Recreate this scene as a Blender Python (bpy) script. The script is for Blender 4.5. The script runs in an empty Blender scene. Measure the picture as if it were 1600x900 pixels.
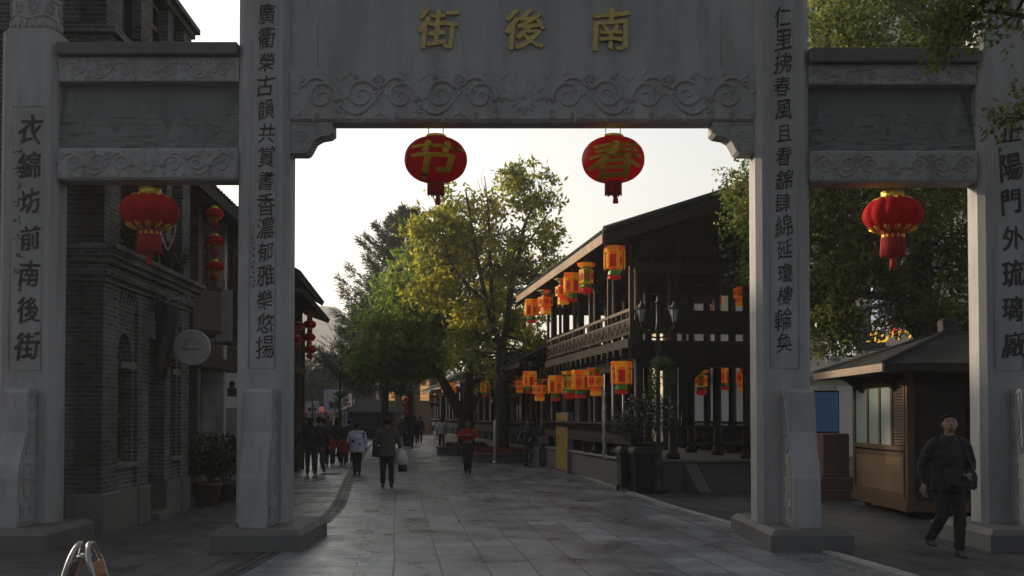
import bpy, bmesh, math, random
import numpy as np
from mathutils import Vector, Matrix, noise
R = math.radians
PI = math.pi
rnd = random.Random(7)
S = bpy.context.scene
COL = S.collection

# ------------------------------------------------------------------ camera, sky, sun, exposure
F = 1600.0
PITCH = R(1.5)
CAMZ = 1.7
SH = 200 - F * math.tan(PITCH)                      # horizon sits 200 px (of 900) below the middle
cam = bpy.data.cameras.new('camera'); CAM = bpy.data.objects.new('camera', cam); COL.objects.link(CAM)
cam.sensor_width = 36; cam.lens = 36; cam.shift_y = SH / 1600; cam.clip_end = 3000; cam.clip_start = .05
CAM.location = (0, 0, CAMZ); CAM.rotation_euler = (R(90) + PITCH, 0, 0); S.camera = CAM

SUN_AZ, SUN_EL = -56.0, 16.0                        # degrees left of the street axis, above the horizon
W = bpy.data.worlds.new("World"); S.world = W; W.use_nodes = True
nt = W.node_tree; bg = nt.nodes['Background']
sky = nt.nodes.new('ShaderNodeTexSky'); sky.sky_type = 'NISHITA'; sky.sun_disc = False
sky.sun_elevation = R(SUN_EL); sky.sun_rotation = R(SUN_AZ)
sky.air_density = 1.0; sky.dust_density = 4.0; sky.ozone_density = 1.2
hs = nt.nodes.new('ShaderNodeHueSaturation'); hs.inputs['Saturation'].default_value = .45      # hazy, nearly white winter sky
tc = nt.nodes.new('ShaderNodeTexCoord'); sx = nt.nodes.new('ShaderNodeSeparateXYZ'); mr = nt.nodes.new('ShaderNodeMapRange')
mr.inputs[1].default_value = -.5; mr.inputs[2].default_value = .7; mr.inputs[3].default_value = .62; mr.inputs[4].default_value = 1.40   # sky colour dimmed behind the camera and raised ahead, to darken the gate
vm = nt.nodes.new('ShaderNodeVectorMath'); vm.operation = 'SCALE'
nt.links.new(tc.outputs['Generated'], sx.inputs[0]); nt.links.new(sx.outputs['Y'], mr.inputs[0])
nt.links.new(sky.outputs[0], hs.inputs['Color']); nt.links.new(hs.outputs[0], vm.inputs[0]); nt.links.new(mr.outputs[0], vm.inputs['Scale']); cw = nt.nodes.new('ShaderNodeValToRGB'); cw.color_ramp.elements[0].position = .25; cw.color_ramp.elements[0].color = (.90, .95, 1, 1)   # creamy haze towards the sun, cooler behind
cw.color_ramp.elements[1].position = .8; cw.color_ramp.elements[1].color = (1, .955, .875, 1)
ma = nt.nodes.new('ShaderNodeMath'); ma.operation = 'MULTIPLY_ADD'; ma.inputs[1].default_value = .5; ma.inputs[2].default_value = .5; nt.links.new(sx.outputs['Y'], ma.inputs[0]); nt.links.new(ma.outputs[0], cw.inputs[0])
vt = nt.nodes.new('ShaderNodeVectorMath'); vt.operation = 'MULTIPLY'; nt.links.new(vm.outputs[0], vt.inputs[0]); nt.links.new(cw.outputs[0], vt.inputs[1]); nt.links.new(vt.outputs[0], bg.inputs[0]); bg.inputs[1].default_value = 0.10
sl = bpy.data.lights.new('sun', 'SUN'); SUN = bpy.data.objects.new('sun', sl); COL.objects.link(SUN)
sl.energy = 2.6; sl.angle = R(2.0); sl.color = (1.0, .80, .56)
az, el = R(SUN_AZ), R(SUN_EL)
SUN.rotation_euler = Vector((math.sin(az) * math.cos(el), math.cos(az) * math.cos(el), math.sin(el))).to_track_quat('Z', 'Y').to_euler()
S.view_settings.view_transform = 'Standard'; S.view_settings.look = 'None'
S.view_settings.exposure = 1.1; S.view_settings.gamma = 1.0
S.cycles.max_bounces = 7; S.cycles.diffuse_bounces = 3; S.cycles.glossy_bounces = 3
S.cycles.transmission_bounces = 4; S.cycles.transparent_max_bounces = 6; S.cycles.volume_bounces = 0
S.cycles.use_denoising = True
S.cycles.sample_clamp_indirect = 6.0

# ------------------------------------------------------------------ helpers
def at(px, py, Y):
    """world point seen at photo pixel (px, py) at distance Y along the street"""
    a = (px - 800) / F; b = -(py - 450 - SH) / F
    c, s = math.cos(PITCH), math.sin(PITCH)
    d = (a, c - b * s, s + b * c)
    k = Y / d[1]
    return Vector((d[0] * k, Y, CAMZ + d[2] * k))
def gz(px, Y): return at(px, 650, Y).x

def tag(o, label, cat, group=None, kind=None):
    if label: o['label'] = label
    if cat: o['category'] = cat
    if group: o['group'] = group
    if kind: o['kind'] = kind
    return o
def thing(name, label, cat, loc=(0, 0, 0), rz=0.0, group=None):
    o = bpy.data.objects.new(name, None); COL.objects.link(o)
    o.location = loc; o.rotation_euler = (0, 0, rz); o.empty_display_size = .2
    return tag(o, label, cat, group)
def link_mesh(name, me, m, parent=None, label=None):
    o = bpy.data.objects.new(name, me); COL.objects.link(o)
    for x in (m if isinstance(m, (list, tuple)) else [m]): me.materials.append(x)
    if parent is not None: o.parent = parent
    if label: o['label'] = label
    return o
def dup(root, loc=None, rz=None, label=None, group=None):
    r = root.copy(); COL.objects.link(r)
    if loc is not None: r.location = loc
    if rz is not None: r.rotation_euler = (0, 0, rz)
    if label: r['label'] = label
    if group: r['group'] = group
    for ch in list(root.children):
        c = ch.copy(); COL.objects.link(c); c.parent = r
        for g in list(ch.children):
            d = g.copy(); COL.objects.link(d); d.parent = c
    return r

class MB:
    def __init__(s, origin=(0, 0, 0)):
        s.bm = bmesh.new(); s.o = Vector(origin); s.mi = 0
    def _f(s, vs, smooth=False):
        try:
            f = s.bm.faces.new(vs); f.material_index = s.mi; f.smooth = smooth; return f
        except ValueError: return None
    def face(s, pts, smooth=False): return s._f([s.bm.verts.new(Vector(p)) for p in pts], smooth)
    def hexa(s, p):
        v = [s.bm.verts.new(Vector(q)) for q in p]
        for q in ((0, 3, 2, 1), (4, 5, 6, 7), (0, 1, 5, 4), (1, 2, 6, 5), (2, 3, 7, 6), (3, 0, 4, 7)): s._f([v[i] for i in q])
        return v
    def box(s, x0, x1, y0, y1, z0, z1, bev=0.0, seg=1):
        v = s.hexa([(x0, y0, z0), (x1, y0, z0), (x1, y1, z0), (x0, y1, z0), (x0, y0, z1), (x1, y0, z1), (x1, y1, z1), (x0, y1, z1)])
        if bev:
            es = list({e for a in v for e in a.link_edges})
            bmesh.ops.bevel(s.bm, geom=es, offset=bev, segments=seg, affect='EDGES', profile=.5)
        return s
    def bar(s, a, b, w, h, up=(0, 0, 1)):
        a, b = Vector(a), Vector(b); d = (b - a).normalized(); u = Vector(up)
        x = d.cross(u)
        if x.length < 1e-4: x = Vector((1, 0, 0))
        x.normalize(); u = x.cross(d)
        x *= w / 2; u *= h / 2
        s.hexa([a - x - u, a + x - u, b + x - u, b - x - u, a - x + u, a + x + u, b + x + u, b - x + u]); return s
    def prism(s, poly, ax, t0, t1, smooth=False):
        """poly: 2D outline; ax: axis of extrusion; for y: (x,z), for x: (y,z), for z: (x,y)"""
        def P(p, t): return {'x': (t, p[0], p[1]), 'y': (p[0], t, p[1]), 'z': (p[0], p[1], t)}[ax]
        n = len(poly)
        A = [s.bm.verts.new(P(p, t0)) for p in poly]; B = [s.bm.verts.new(P(p, t1)) for p in poly]
        s._f(A[::-1]); s._f(B)
        for i in range(n):
            j = (i + 1) % n; s._f([A[i], A[j], B[j], B[i]], smooth)
        return s
    def loft(s, rings, closed=True, cap=True, smooth=True):
        L = [[s.bm.verts.new(Vector(p)) for p in r] for r in rings]
        n = len(L[0])
        for a, b in zip(L, L[1:]):
            for i in range(n if closed else n - 1):
                j = (i + 1) % n; s._f([a[i], a[j], b[j], b[i]], smooth)
        if cap and closed:
            s._f(L[0][::-1]); s._f(L[-1])
        return s
    def tube(s, pts, r, n=6, cap=True, flat=None, smooth=True):
        """swept tube; r a number or a list; flat=(axis vector, factor) squashes it along an axis"""
        pts = [Vector(p) for p in pts]; m = len(pts)
        rr = r if isinstance(r, (list, tuple)) else [r] * m
        t0 = (pts[1] - pts[0]).normalized()
        u = t0.cross(Vector((0, 0, 1)))
        if u.length < .1: u = t0.cross(Vector((0, 1, 0)))
        u.normalize(); rings = []
        for i in range(m):
            t = (pts[min(i + 1, m - 1)] - pts[max(i - 1, 0)])
            if t.length < 1e-9: t = t0
            t.normalize(); u = (u - t * u.dot(t))
            if u.length < 1e-6: u = t.orthogonal()
            u.normalize(); w = t.cross(u)
            ring = []
            for k in range(n):
                a = 2 * PI * k / n; o = (u * math.cos(a) + w * math.sin(a)) * rr[i]
                if flat: fa = flat[0]; o = o - fa * o.dot(fa) * (1 - flat[1])
                ring.append(pts[i] + o)
            rings.append(ring)
        return s.loft(rings, True, cap, smooth)
    def lathe(s, prof, c=(0, 0, 0), n=16, smooth=True, lobes=0, lobe=0.0, rot=0.0, sx=1, sy=1):
        c = Vector(c); rings = []
        for r, z in prof:
            ring = []
            for k in range(n):
                a = 2 * PI * k / n + rot; q = max(r, 1e-4)
                if lobes: q *= 1 - lobe + lobe * abs(math.cos(a * lobes / 2)) ** .5
                ring.append(c + Vector((q * math.cos(a) * sx, q * math.sin(a) * sy, z)))
            rings.append(ring)
        return s.loft(rings, True, True, smooth)
    def ball(s, c, rx, ry=None, rz=None, n=10, m=7):
        ry = ry or rx; rz = rz or rx
        pr = [(math.sin(PI * i / m), -math.cos(PI * i / m)) for i in range(m + 1)]
        c = Vector(c)
        s.loft([[c + Vector((max(r, 1e-3) * rx * math.cos(2 * PI * k / n), max(r, 1e-3) * ry * math.sin(2 * PI * k / n), z * rz)) for k in range(n)] for r, z in pr])
        return s
    def xf(s, M):
        bmesh.ops.transform(s.bm, matrix=M, verts=s.bm.verts); return s
    def mesh(s, name, uv=True, recalc=True):
        if s.o.length: bmesh.ops.translate(s.bm, verts=s.bm.verts, vec=-s.o)
        if recalc: bmesh.ops.recalc_face_normals(s.bm, faces=s.bm.faces)
        if uv:
            l = s.bm.loops.layers.uv.new('UVMap')
            for f in s.bm.faces:
                n = f.normal; ax, ay, az_ = abs(n.x), abs(n.y), abs(n.z)
                for lp in f.loops:
                    p = lp.vert.co
                    lp[l].uv = (p.x, p.y) if az_ > .72 else ((p.y, p.z) if ax > ay else (p.x, p.z))
        me = bpy.data.meshes.new(name); s.bm.to_mesh(me); s.bm.free(); return me
    def build(s, name, m, parent=None, label=None, uv=True, recalc=True):
        return link_mesh(name, s.mesh(name, uv, recalc), m, parent, label)

def structure(name, mb, m): o = mb.build(name, m); o['kind'] = 'structure'; return o

# ------------------------------------------------------------------ materials
def newmat(name):
    m = bpy.data.materials.new(name); m.use_nodes = True
    return m, m.node_tree, m.node_tree.nodes['Principled BSDF']
def N(t, typ, **kw):
    n = t.nodes.new(typ)
    for k, v in kw.items():
        if k in n.inputs: n.inputs[k].default_value = v
        else: setattr(n, k, v)
    return n
def mixc(t, fac, a, b, mode='MIX'):
    n = t.nodes.new('ShaderNodeMix'); n.data_type = 'RGBA'; n.blend_type = mode
    for idx, v in ((0, fac), (6, a), (7, b)):
        if hasattr(v, 'is_linked') or hasattr(v, 'links'): t.links.new(v, n.inputs[idx])
        elif idx == 0: n.inputs[0].default_value = v
        else: n.inputs[idx].default_value = (*v[:3], 1)
    return n.outputs[2]
def ramp(t, src, stops):
    r = t.nodes.new('ShaderNodeValToRGB'); e = r.color_ramp.elements
    while len(e) > len(stops): e.remove(e[-1])
    while len(e) < len(stops): e.new(.5)
    for x, (p, c) in zip(e, stops): x.position = p; x.color = (c, c, c, 1) if isinstance(c, (int, float)) else (*c, 1)
    t.links.new(src, r.inputs[0]); return r.outputs[0]
def coord(t, uv=False):
    n = t.nodes.new('ShaderNodeTexCoord'); return n.outputs['UV' if uv else 'Object']
def noise_tex(t, co, scale, detail=4, rough=.55, stretch=None):
    if stretch:
        mp = N(t, 'ShaderNodeMapping'); mp.inputs['Scale'].default_value = stretch; t.links.new(co, mp.inputs[0]); co = mp.outputs[0]
    n = N(t, 'ShaderNodeTexNoise', Scale=scale, Detail=detail, Roughness=rough); t.links.new(co, n.inputs['Vector']); return n.outputs[0]
def bump(t, b, h, strength=.3, dist=.01):
    n = N(t, 'ShaderNodeBump', Strength=strength, Distance=dist); t.links.new(h, n.inputs['Height']); t.links.new(n.outputs[0], b.inputs['Normal'])
def plain(name, c, rough=.6, metal=0.0, var=.25, scale=6.0, bmp=.0, bscale=40, spec=.5, stretch=None, trans=0.0):
    m, t, b = newmat(name); co = coord(t)
    f = noise_tex(t, co, scale, 5, .6, stretch)
    f2 = ramp(t, f, [(.3, 0.0), (.7, 1.0)])
    lo = [x * (1 - var) for x in c]; hi = [min(1, x * (1 + var)) for x in c]
    t.links.new(mixc(t, f2, lo, hi), b.inputs['Base Color'])
    b.inputs['Roughness'].default_value = rough; b.inputs['Metallic'].default_value = metal
    b.inputs['Specular IOR Level'].default_value = spec
    if bmp: bump(t, b, noise_tex(t, co, bscale, 4, .6, stretch), bmp, .01)
    if trans:
        tr = N(t, 'ShaderNodeBsdfTranslucent'); tr.inputs[0].default_value = (*c, 1)
        mx = N(t, 'ShaderNodeMixShader'); mx.inputs[0].default_value = trans
        t.links.new(b.outputs[0], mx.inputs[1]); t.links.new(tr.outputs[0], mx.inputs[2])
        t.links.new(mx.outputs[0], t.nodes['Material Output'].inputs[0])
    return m
def emit(name, c, st):
    m, t, b = newmat(name); b.inputs['Base Color'].default_value = (*c, 1)
    b.inputs['Emission Color'].default_value = (*c, 1); b.inputs['Emission Strength'].default_value = st; return m
def stone(name, c, stain=.35, speck=.12, bmp=.25):
    m, t, b = newmat(name); co = coord(t)
    big = ramp(t, noise_tex(t, co, .9, 5, .6), [(.3, 0.0), (.72, 1.0)])
    streak = ramp(t, noise_tex(t, co, 2.2, 5, .65, (1.6, 1.6, .22)), [(.42, 0.0), (.75, 1.0)])
    sp = ramp(t, noise_tex(t, co, 90, 2, .5), [(.35, 0.0), (.65, 1.0)])
    c1 = mixc(t, big, [x * .82 for x in c], [x * 1.12 for x in c])
    st = N(t, 'ShaderNodeMath', operation='MULTIPLY'); t.links.new(streak, st.inputs[0]); st.inputs[1].default_value = stain
    c2 = mixc(t, st.outputs[0], c1, [c[0] * .45, c[1] * .46, c[2] * .44])
    s2 = N(t, 'ShaderNodeMath', operation='MULTIPLY'); t.links.new(sp, s2.inputs[0]); s2.inputs[1].default_value = speck
    c3 = mixc(t, s2.outputs[0], c2, [x * .4 for x in c])
    t.links.new(c3, b.inputs['Base Color']); b.inputs['Roughness'].default_value = .72
    bump(t, b, noise_tex(t, co, 60, 4, .7), bmp, .006); return m
def bricks(name, c, bw=.24, bh=.065, mortar=(.20, .20, .20), mort=.008, var=.35, bmp=.7):
    m, t, b = newmat(name); uv = coord(t, True)
    br = N(t, 'ShaderNodeTexBrick', Scale=1.0); br.offset = .5
    br.inputs['Color1'].default_value = (*[x * (1 - var) for x in c], 1); br.inputs['Color2'].default_value = (*[x * (1 + var) for x in c], 1)
    br.inputs['Mortar'].default_value = (*mortar, 1); br.inputs['Mortar Size'].default_value = mort
    br.inputs['Brick Width'].default_value = bw; br.inputs['Row Height'].default_value = bh; br.inputs['Bias'].default_value = 0
    t.links.new(uv, br.inputs['Vector'])
    g = ramp(t, noise_tex(t, coord(t), 1.2, 6, .65), [(.32, .45), (.7, 1.1)])
    t.links.new(mixc(t, 1.0, br.outputs['Color'], g, 'MULTIPLY'), b.inputs['Base Color'])
    b.inputs['Roughness'].default_value = .85; b.inputs['Specular IOR Level'].default_value = .12
    iv = N(t, 'ShaderNodeMath', operation='SUBTRACT'); iv.inputs[0].default_value = 1; t.links.new(br.outputs['Fac'], iv.inputs[1])
    ad = N(t, 'ShaderNodeMath', operation='ADD'); t.links.new(iv.outputs[0], ad.inputs[0])
    nz = N(t, 'ShaderNodeMath', operation='MULTIPLY'); t.links.new(noise_tex(t, coord(t), 70, 3, .6), nz.inputs[0]); nz.inputs[1].default_value = .5
    t.links.new(nz.outputs[0], ad.inputs[1]); bump(t, b, ad.outputs[0], bmp, .012); return m
def wood(name, c, rough=.55, var=.45, grain=(14, 14, .9), boards=0.0):
    m, t, b = newmat(name); co = coord(t)
    g = ramp(t, noise_tex(t, co, 2.2, 6, .65, grain), [(.28, 0.0), (.72, 1.0)])
    w = ramp(t, noise_tex(t, co, .8, 4, .6), [(.35, .65), (.7, 1.15)])
    c1 = mixc(t, g, [x * (1 - var) for x in c], [x * (1 + var) for x in c])
    t.links.new(mixc(t, 1.0, c1, w, 'MULTIPLY'), b.inputs['Base Color'])
    b.inputs['Roughness'].default_value = rough; b.inputs['Specular IOR Level'].default_value = .2
    bump(t, b, g, .25, .006); return m
def paving(name, c, bw, rh, joint=.012, var=.25, offs=.37, rot=0.0, wet=.5, rough=(.28, .62)):
    m, t, b = newmat(name); uv = coord(t, True)
    mp = N(t, 'ShaderNodeMapping'); mp.inputs['Rotation'].default_value = (0, 0, rot); t.links.new(uv, mp.inputs[0])
    wob = N(t, 'ShaderNodeTexNoise', Scale=.35, Detail=2.0); t.links.new(uv, wob.inputs['Vector'])
    wv = N(t, 'ShaderNodeVectorMath', operation='MULTIPLY_ADD'); t.links.new(wob.outputs['Color'], wv.inputs[0]); wv.inputs[1].default_value = (.06, .06, 0); t.links.new(mp.outputs[0], wv.inputs[2])
    br = N(t, 'ShaderNodeTexBrick', Scale=1.0); br.offset = offs; br.offset_frequency = 2
    br.inputs['Color1'].default_value = (*[x * (1 - var) for x in c], 1); br.inputs['Color2'].default_value = (*[x * (1 + var) for x in c], 1)
    br.inputs['Mortar'].default_value = (*[x * .28 for x in c], 1); br.inputs['Mortar Size'].default_value = joint; br.inputs['Mortar Smooth'].default_value = .3
    br.inputs['Brick Width'].default_value = bw; br.inputs['Row Height'].default_value = rh
    t.links.new(wv.outputs[0], br.inputs['Vector'])
    g = ramp(t, noise_tex(t, uv, .9, 7, .68), [(.33, .55), (.5, .95), (.72, 1.2)])
    c1 = mixc(t, 1.0, br.outputs['Color'], g, 'MULTIPLY')
    wetm = ramp(t, noise_tex(t, uv, .55, 6, .62, (1.0, 1.7, 1)), [(.44, 0.0), (.62, 1.0)])
    wm = N(t, 'ShaderNodeMath', operation='MULTIPLY'); t.links.new(wetm, wm.inputs[0]); wm.inputs[1].default_value = wet
    c2 = mixc(t, wm.outputs[0], c1, [x * .42 for x in c])
    mossn = ramp(t, noise_tex(t, uv, 1.7, 7, .7), [(.60, 0.0), (.70, .55)])
    c3 = mixc(t, mossn, c2, (.040, .040, .038))
    t.links.new(c3, b.inputs['Base Color'])
    rr = N(t, 'ShaderNodeMapRange'); t.links.new(noise_tex(t, uv, 1.3, 5, .6), rr.inputs[0]); rr.inputs[1].default_value = .35; rr.inputs[2].default_value = .68
    rr.inputs[3].default_value = rough[0]; rr.inputs[4].default_value = rough[1]; t.links.new(rr.outputs[0], b.inputs['Roughness'])
    b.inputs['Specular IOR Level'].default_value = .42
    iv = N(t, 'ShaderNodeMath', operation='SUBTRACT'); iv.inputs[0].default_value = 1; t.links.new(br.outputs['Fac'], iv.inputs[1])
    nz = N(t, 'ShaderNodeMath', operation='MULTIPLY_ADD'); t.links.new(noise_tex(t, uv, 16, 5, .65), nz.inputs[0]); nz.inputs[1].default_value = .55; t.links.new(iv.outputs[0], nz.inputs[2])
    sl_ = N(t, 'ShaderNodeMath', operation='MULTIPLY_ADD'); sp = N(t, 'ShaderNodeSeparateColor'); t.links.new(br.outputs['Color'], sp.inputs[0]); t.links.new(sp.outputs[0], sl_.inputs[0]); sl_.inputs[1].default_value = 1.5; t.links.new(nz.outputs[0], sl_.inputs[2])
    so_ = N(t, 'ShaderNodeMath', operation='MULTIPLY_ADD'); t.links.new(iv.outputs[0], so_.inputs[0]); so_.inputs[1].default_value = .22; so_.inputs[2].default_value = .20; t.links.new(so_.outputs[0], b.inputs['Specular IOR Level'])   # open joints do not shine
    bump(t, b, sl_.outputs[0], .25, .010); return m
def leafmat(name, cols, trans=.35, clump=.5, rough=.5):
    """cols: colour stops picked leaf by leaf, with a drift from clump to clump"""
    m, t, b = newmat(name)
    ge = N(t, 'ShaderNodeNewGeometry'); co = coord(t)
    n = noise_tex(t, co, clump, 3, .6)
    ma = N(t, 'ShaderNodeMath', operation='MULTIPLY_ADD'); t.links.new(ge.outputs['Random Per Island'], ma.inputs[0]); ma.inputs[1].default_value = .5
    mb_ = N(t, 'ShaderNodeMath', operation='MULTIPLY_ADD'); t.links.new(n, mb_.inputs[0]); mb_.inputs[1].default_value = 1.8; mb_.inputs[2].default_value = -.65
    t.links.new(mb_.outputs[0], ma.inputs[2]); ma.use_clamp = True
    c = ramp(t, ma.outputs[0], [(i / (len(cols) - 1), q) for i, q in enumerate(cols)])
    t.links.new(c, b.inputs['Base Color']); b.inputs['Roughness'].default_value = rough; b.inputs['Specular IOR Level'].default_value = .22
    tr = N(t, 'ShaderNodeBsdfTranslucent'); t.links.new(c, tr.inputs[0])
    mx = N(t, 'ShaderNodeMixShader'); mx.inputs[0].default_value = trans
    t.links.new(b.outputs[0], mx.inputs[1]); t.links.new(tr.outputs[0], mx.inputs[2]); t.links.new(mx.outputs[0], t.nodes['Material Output'].inputs[0])
    return m

M = {}
M['stone'] = stone('grey granite', (.33, .33, .332), .75, .35, .6)
M['stone_dark'] = stone('dark base stone', (.10, .10, .098), .5)
M['relief'] = stone('green grey slate', (.135, .155, .148), .3, .05)
M['ink'] = plain('black lettering paint', (.012, .013, .015), .6, var=.3)
M['gold'] = plain('gold leaf lettering', (.40, .30, .09), .5, .3, .35, 12)
M['brick'] = bricks('grey brick', (.085, .085, .084), mortar=(.19, .19, .185), mort=.010, var=.5, bmp=1.0)
M['brick_trim'] = bricks('grey brick trim', (.10, .10, .10), .24, .06, mortar=(.12,.12,.12))
M['plinth'] = stone('plinth stone', (.11, .105, .095), .5)
M['dark'] = plain('dark void', (.012, .012, .012), .8)
M['glass'] = plain('dark window glass', (.02, .022, .025), .12, var=.1)
M['frost'] = plain('frosted window', (.24, .30, .285), .35, var=.08)
M['wood_dark'] = wood('dark stained timber', (.021, .016, .0125))
M['wood_mid'] = wood('weathered brown timber', (.078, .052, .034))
M['wood_warm'] = wood('warm varnished timber', (.095, .056, .033), .55, .4)
M['wood_red'] = wood('old reddish timber', (.10, .045, .028))
M['tile'] = plain('dark roof tile', (.034, .036, .038), .8, var=.4, scale=5, bmp=.4, spec=.12)
M['shingle'] = bricks('slate shingles', (.026, .029, .029), .38, .22, (.02, .02, .02), .012, .3)
M['fascia'] = wood('eave board', (.22, .135, .075), .6, .35)
M['red'] = plain('red lantern silk', (.46, .010, .012), .85, var=.3, scale=5, trans=.4, spec=.15, bmp=.15, bscale=120)
M['red_dark'] = plain('translucent crimson', (.60, .022, .028), .5, var=.3, scale=4, trans=.8, spec=.3)
M['goldtrim'] = plain('gold trim', (.75, .48, .05), .35, .5, .25, 20)
M['goldpaint'] = plain('yellow character on lantern', (.72, .50, .03), .5, var=.2, scale=6, trans=.6)
M['fringe'] = plain('red fringe', (.42, .02, .025), .8, var=.4, scale=60, stretch=(6, 6, .6), trans=.3)
M['orange'] = plain('orange lantern panel', (.95, .24, .02), .5, var=.25, scale=14, trans=.55)
M['yellow'] = plain('yellow lantern paper', (.95, .60, .03), .5, var=.2, scale=14, trans=.5)
M['lgreen'] = plain('green lantern paper', (.16, .46, .08), .5, var=.35, scale=14, trans=.35)
M['lred'] = plain('red lantern paper', (.60, .03, .02), .5, var=.35, scale=14, trans=.4)
M['metal'] = plain('dark painted iron', (.02, .021, .021), .45, .5, .3)
M['wire'] = plain('grey wire', (.22, .22, .22), .5, .3)
M['chrome'] = plain('steel tube', (.26, .26, .27), .38, 1.0, .2)
M['lampglass'] = plain('milky lamp glass', (.28, .29, .285), .3, var=.1)
M['white'] = plain('white board', (.62, .62, .60), .5, var=.1)
M['plaster'] = plain('dirty plaster', (.30, .29, .27), .85, var=.3, scale=2, bmp=.2)
M['cream'] = plain('cream facade', (.58, .51, .38), .8, var=.12, scale=1.5)
M['bark'] = plain('dark bark', (.035, .028, .022), .9, var=.45, scale=10, bmp=.8, bscale=18, stretch=(2, 2, .4))
M['soil'] = plain('soil', (.03, .022, .016), .95)
M['binp'] = plain('dark green plastic', (.007, .014, .011), .5, var=.2, spec=.25)
M['banner'] = plain('yellow banner print', (.26, .19, .03), .6, var=.3, scale=4, spec=.2)
M['purple'] = plain('purple side panel', (.19, .16, .33), .5, var=.1)
M['blue'] = plain('blue sheet', (.10, .27, .48), .45, var=.1)
M['skin'] = plain('skin', (.20, .115, .075), .5, var=.12)
M['hair'] = plain('black hair', (.007, .006, .006), .8, var=.4, scale=60, spec=.15, bmp=.4, bscale=90)
M['shoe'] = plain('black shoe', (.012, .012, .012), .4)
M['clay'] = plain('clay pot', (.045, .03, .024), .7)
for q, st in (('orange', .05), ('yellow', .05), ('lred', .04)):       # lantern papers given a weak emission
    b_ = M[q].node_tree.nodes['Principled BSDF']; b_.inputs['Emission Color'].default_value = {'orange': (1, .22, .02, 1), 'yellow': (1, .50, .03, 1), 'lred': (1, .05, .03, 1)}[q]; b_.inputs['Emission Strength'].default_value = st
def cloth(name, c, var=.25, rough=.85):
    if name not in M: M[name] = plain(name, c, rough, 0, var, 8, .3, 30)
    return M[name]
# ------------------------------------------------------------------ ground, paving, hill
STREET = math.atan2(-.1125, 1.0)                     # heading of the paving joints
M['asphalt'] = stone('ground stone', (.095, .095, .095), .3)
M['slabs'] = paving('street slabs', (.165, .182, .202), 1.25, .52, .014, .34, .37, 0.0, .75, (.24, .56))
M['planks'] = paving('cross laid slabs', (.15, .166, .184), 1.4, .34, .012, .34, .3, 0.0, .6, (.24, .5))
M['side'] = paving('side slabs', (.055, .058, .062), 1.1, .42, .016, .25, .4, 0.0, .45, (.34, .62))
M['kerbst'] = stone('kerb stone', (.24, .24, .235), .3)
M['drain'] = paving('drain cover', (.050, .051, .053), .28, .11, .022, .45, .5, 0.0, .4, (.5, .8))
g = MB(); g.face([(-760, -40, 0), (760, -40, 0), (760, 760, 0), (-760, 760, 0)]); structure('ground', g, M['asphalt'])

def sheet(name, pts, z, m, ang=None, strip=None):
    bm = bmesh.new(); l = bm.loops.layers.uv.new('UVMap')
    if strip:                                        # strip: list of (left, right) points; v runs along
        d = 0; rows = []
        for i, (a, b) in enumerate(strip):
            if i: d += ((Vector(a) + Vector(b)) / 2 - (Vector(strip[i - 1][0]) + Vector(strip[i - 1][1])) / 2).length
            w = (Vector(b) - Vector(a)).length
            rows.append((bm.verts.new((*a, z)), bm.verts.new((*b, z)), d, w))
        for p, q in zip(rows, rows[1:]):
            f = bm.faces.new([p[0], p[1], q[1], q[0]])
            for lp, uv in zip(f.loops, ((p[2], 0), (p[2], p[3]), (q[2], q[3]), (q[2], 0))): lp[l].uv = uv
    else:
        f = bm.faces.new([bm.verts.new((*p, z)) for p in pts])
        ca, sa = math.sin(ang), math.cos(ang)        # along-street axis
        for lp in f.loops:
            x, y = lp.vert.co.xy; lp[l].uv = (x * ca + y * sa, x * sa - y * ca)
        if f.normal.z < 0: f.normal_flip()
    me = bpy.data.meshes.new(name); bm.to_mesh(me); bm.free()
    o = link_mesh(name, me, m); o['kind'] = 'structure'; return o
def G(px, py):
    """ground point under a photo pixel"""
    lo, hi = 2.0, 900.0
    for _ in range(60):
        mid = (lo * hi) ** .5
        if at(px, py, mid).z < 0: hi = mid
        else: lo = mid
    v = at(px, py, lo); return (v.x, v.y)
K = [(4.75, 5.0), (4.1, 11.1), (2.83, 19.7), (1.74, 30.9), (.2, 42), (-2.4, 62), (-6.5, 88), (-13, 125)]   # kerb line
LJ = [(-.85, 5.0), (-1.57, 11.1), (-2.2, 16.6), (-3.05, 24.3), (-4.3, 36), (-6.7, 60), (-9.8, 88), (-15, 125)]  # first long joint
DR = [(-2.75, 6.0), (-3.05, 10.2), (-3.0, 12.4), (-3.05, 17.0), (-3.35, 20.0), (-4.1, 25.5), (-4.9, 31.5), (-7.2, 50), (-11, 88), (-17, 125)]  # drain
def on(poly, y):
    for (x0, y0), (x1, y1) in zip(poly, poly[1:]):
        if y0 <= y <= y1: return x0 + (x1 - x0) * (y - y0) / (y1 - y0)
    return poly[-1][0] if y > poly[-1][1] else poly[0][0]
ys = [5, 6, 8, 10, 11, 12, 14, 16, 18, 20, 22, 25, 28, 32, 36, 42, 50, 60, 75, 88, 105, 125]
sheet('street_paving', [(-20, 1), (4.9, 1)] + K[1:] + [(-30, 125), (-12, 60)], .004, M['slabs'], STREET)
o = sheet('cross_laid_paving', None, .008, M['planks'], strip=[((on(DR, y) + .15, y), (on(LJ, y), y)) for y in ys])
for lp, uvd in zip(o.data.loops, o.data.uv_layers[0].data):       # courses run across the street
    p = o.data.vertices[lp.vertex_index].co; uvd.uv = (p.x + .1125 * p.y, p.y)
sheet('side_walk', [(4.9, 1), (30, 1), (30, 60), (-2.2, 60.5)] + [(x + .14, y) for x, y in K[4:0:-1]], .010, M['side'], R(-8))
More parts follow.
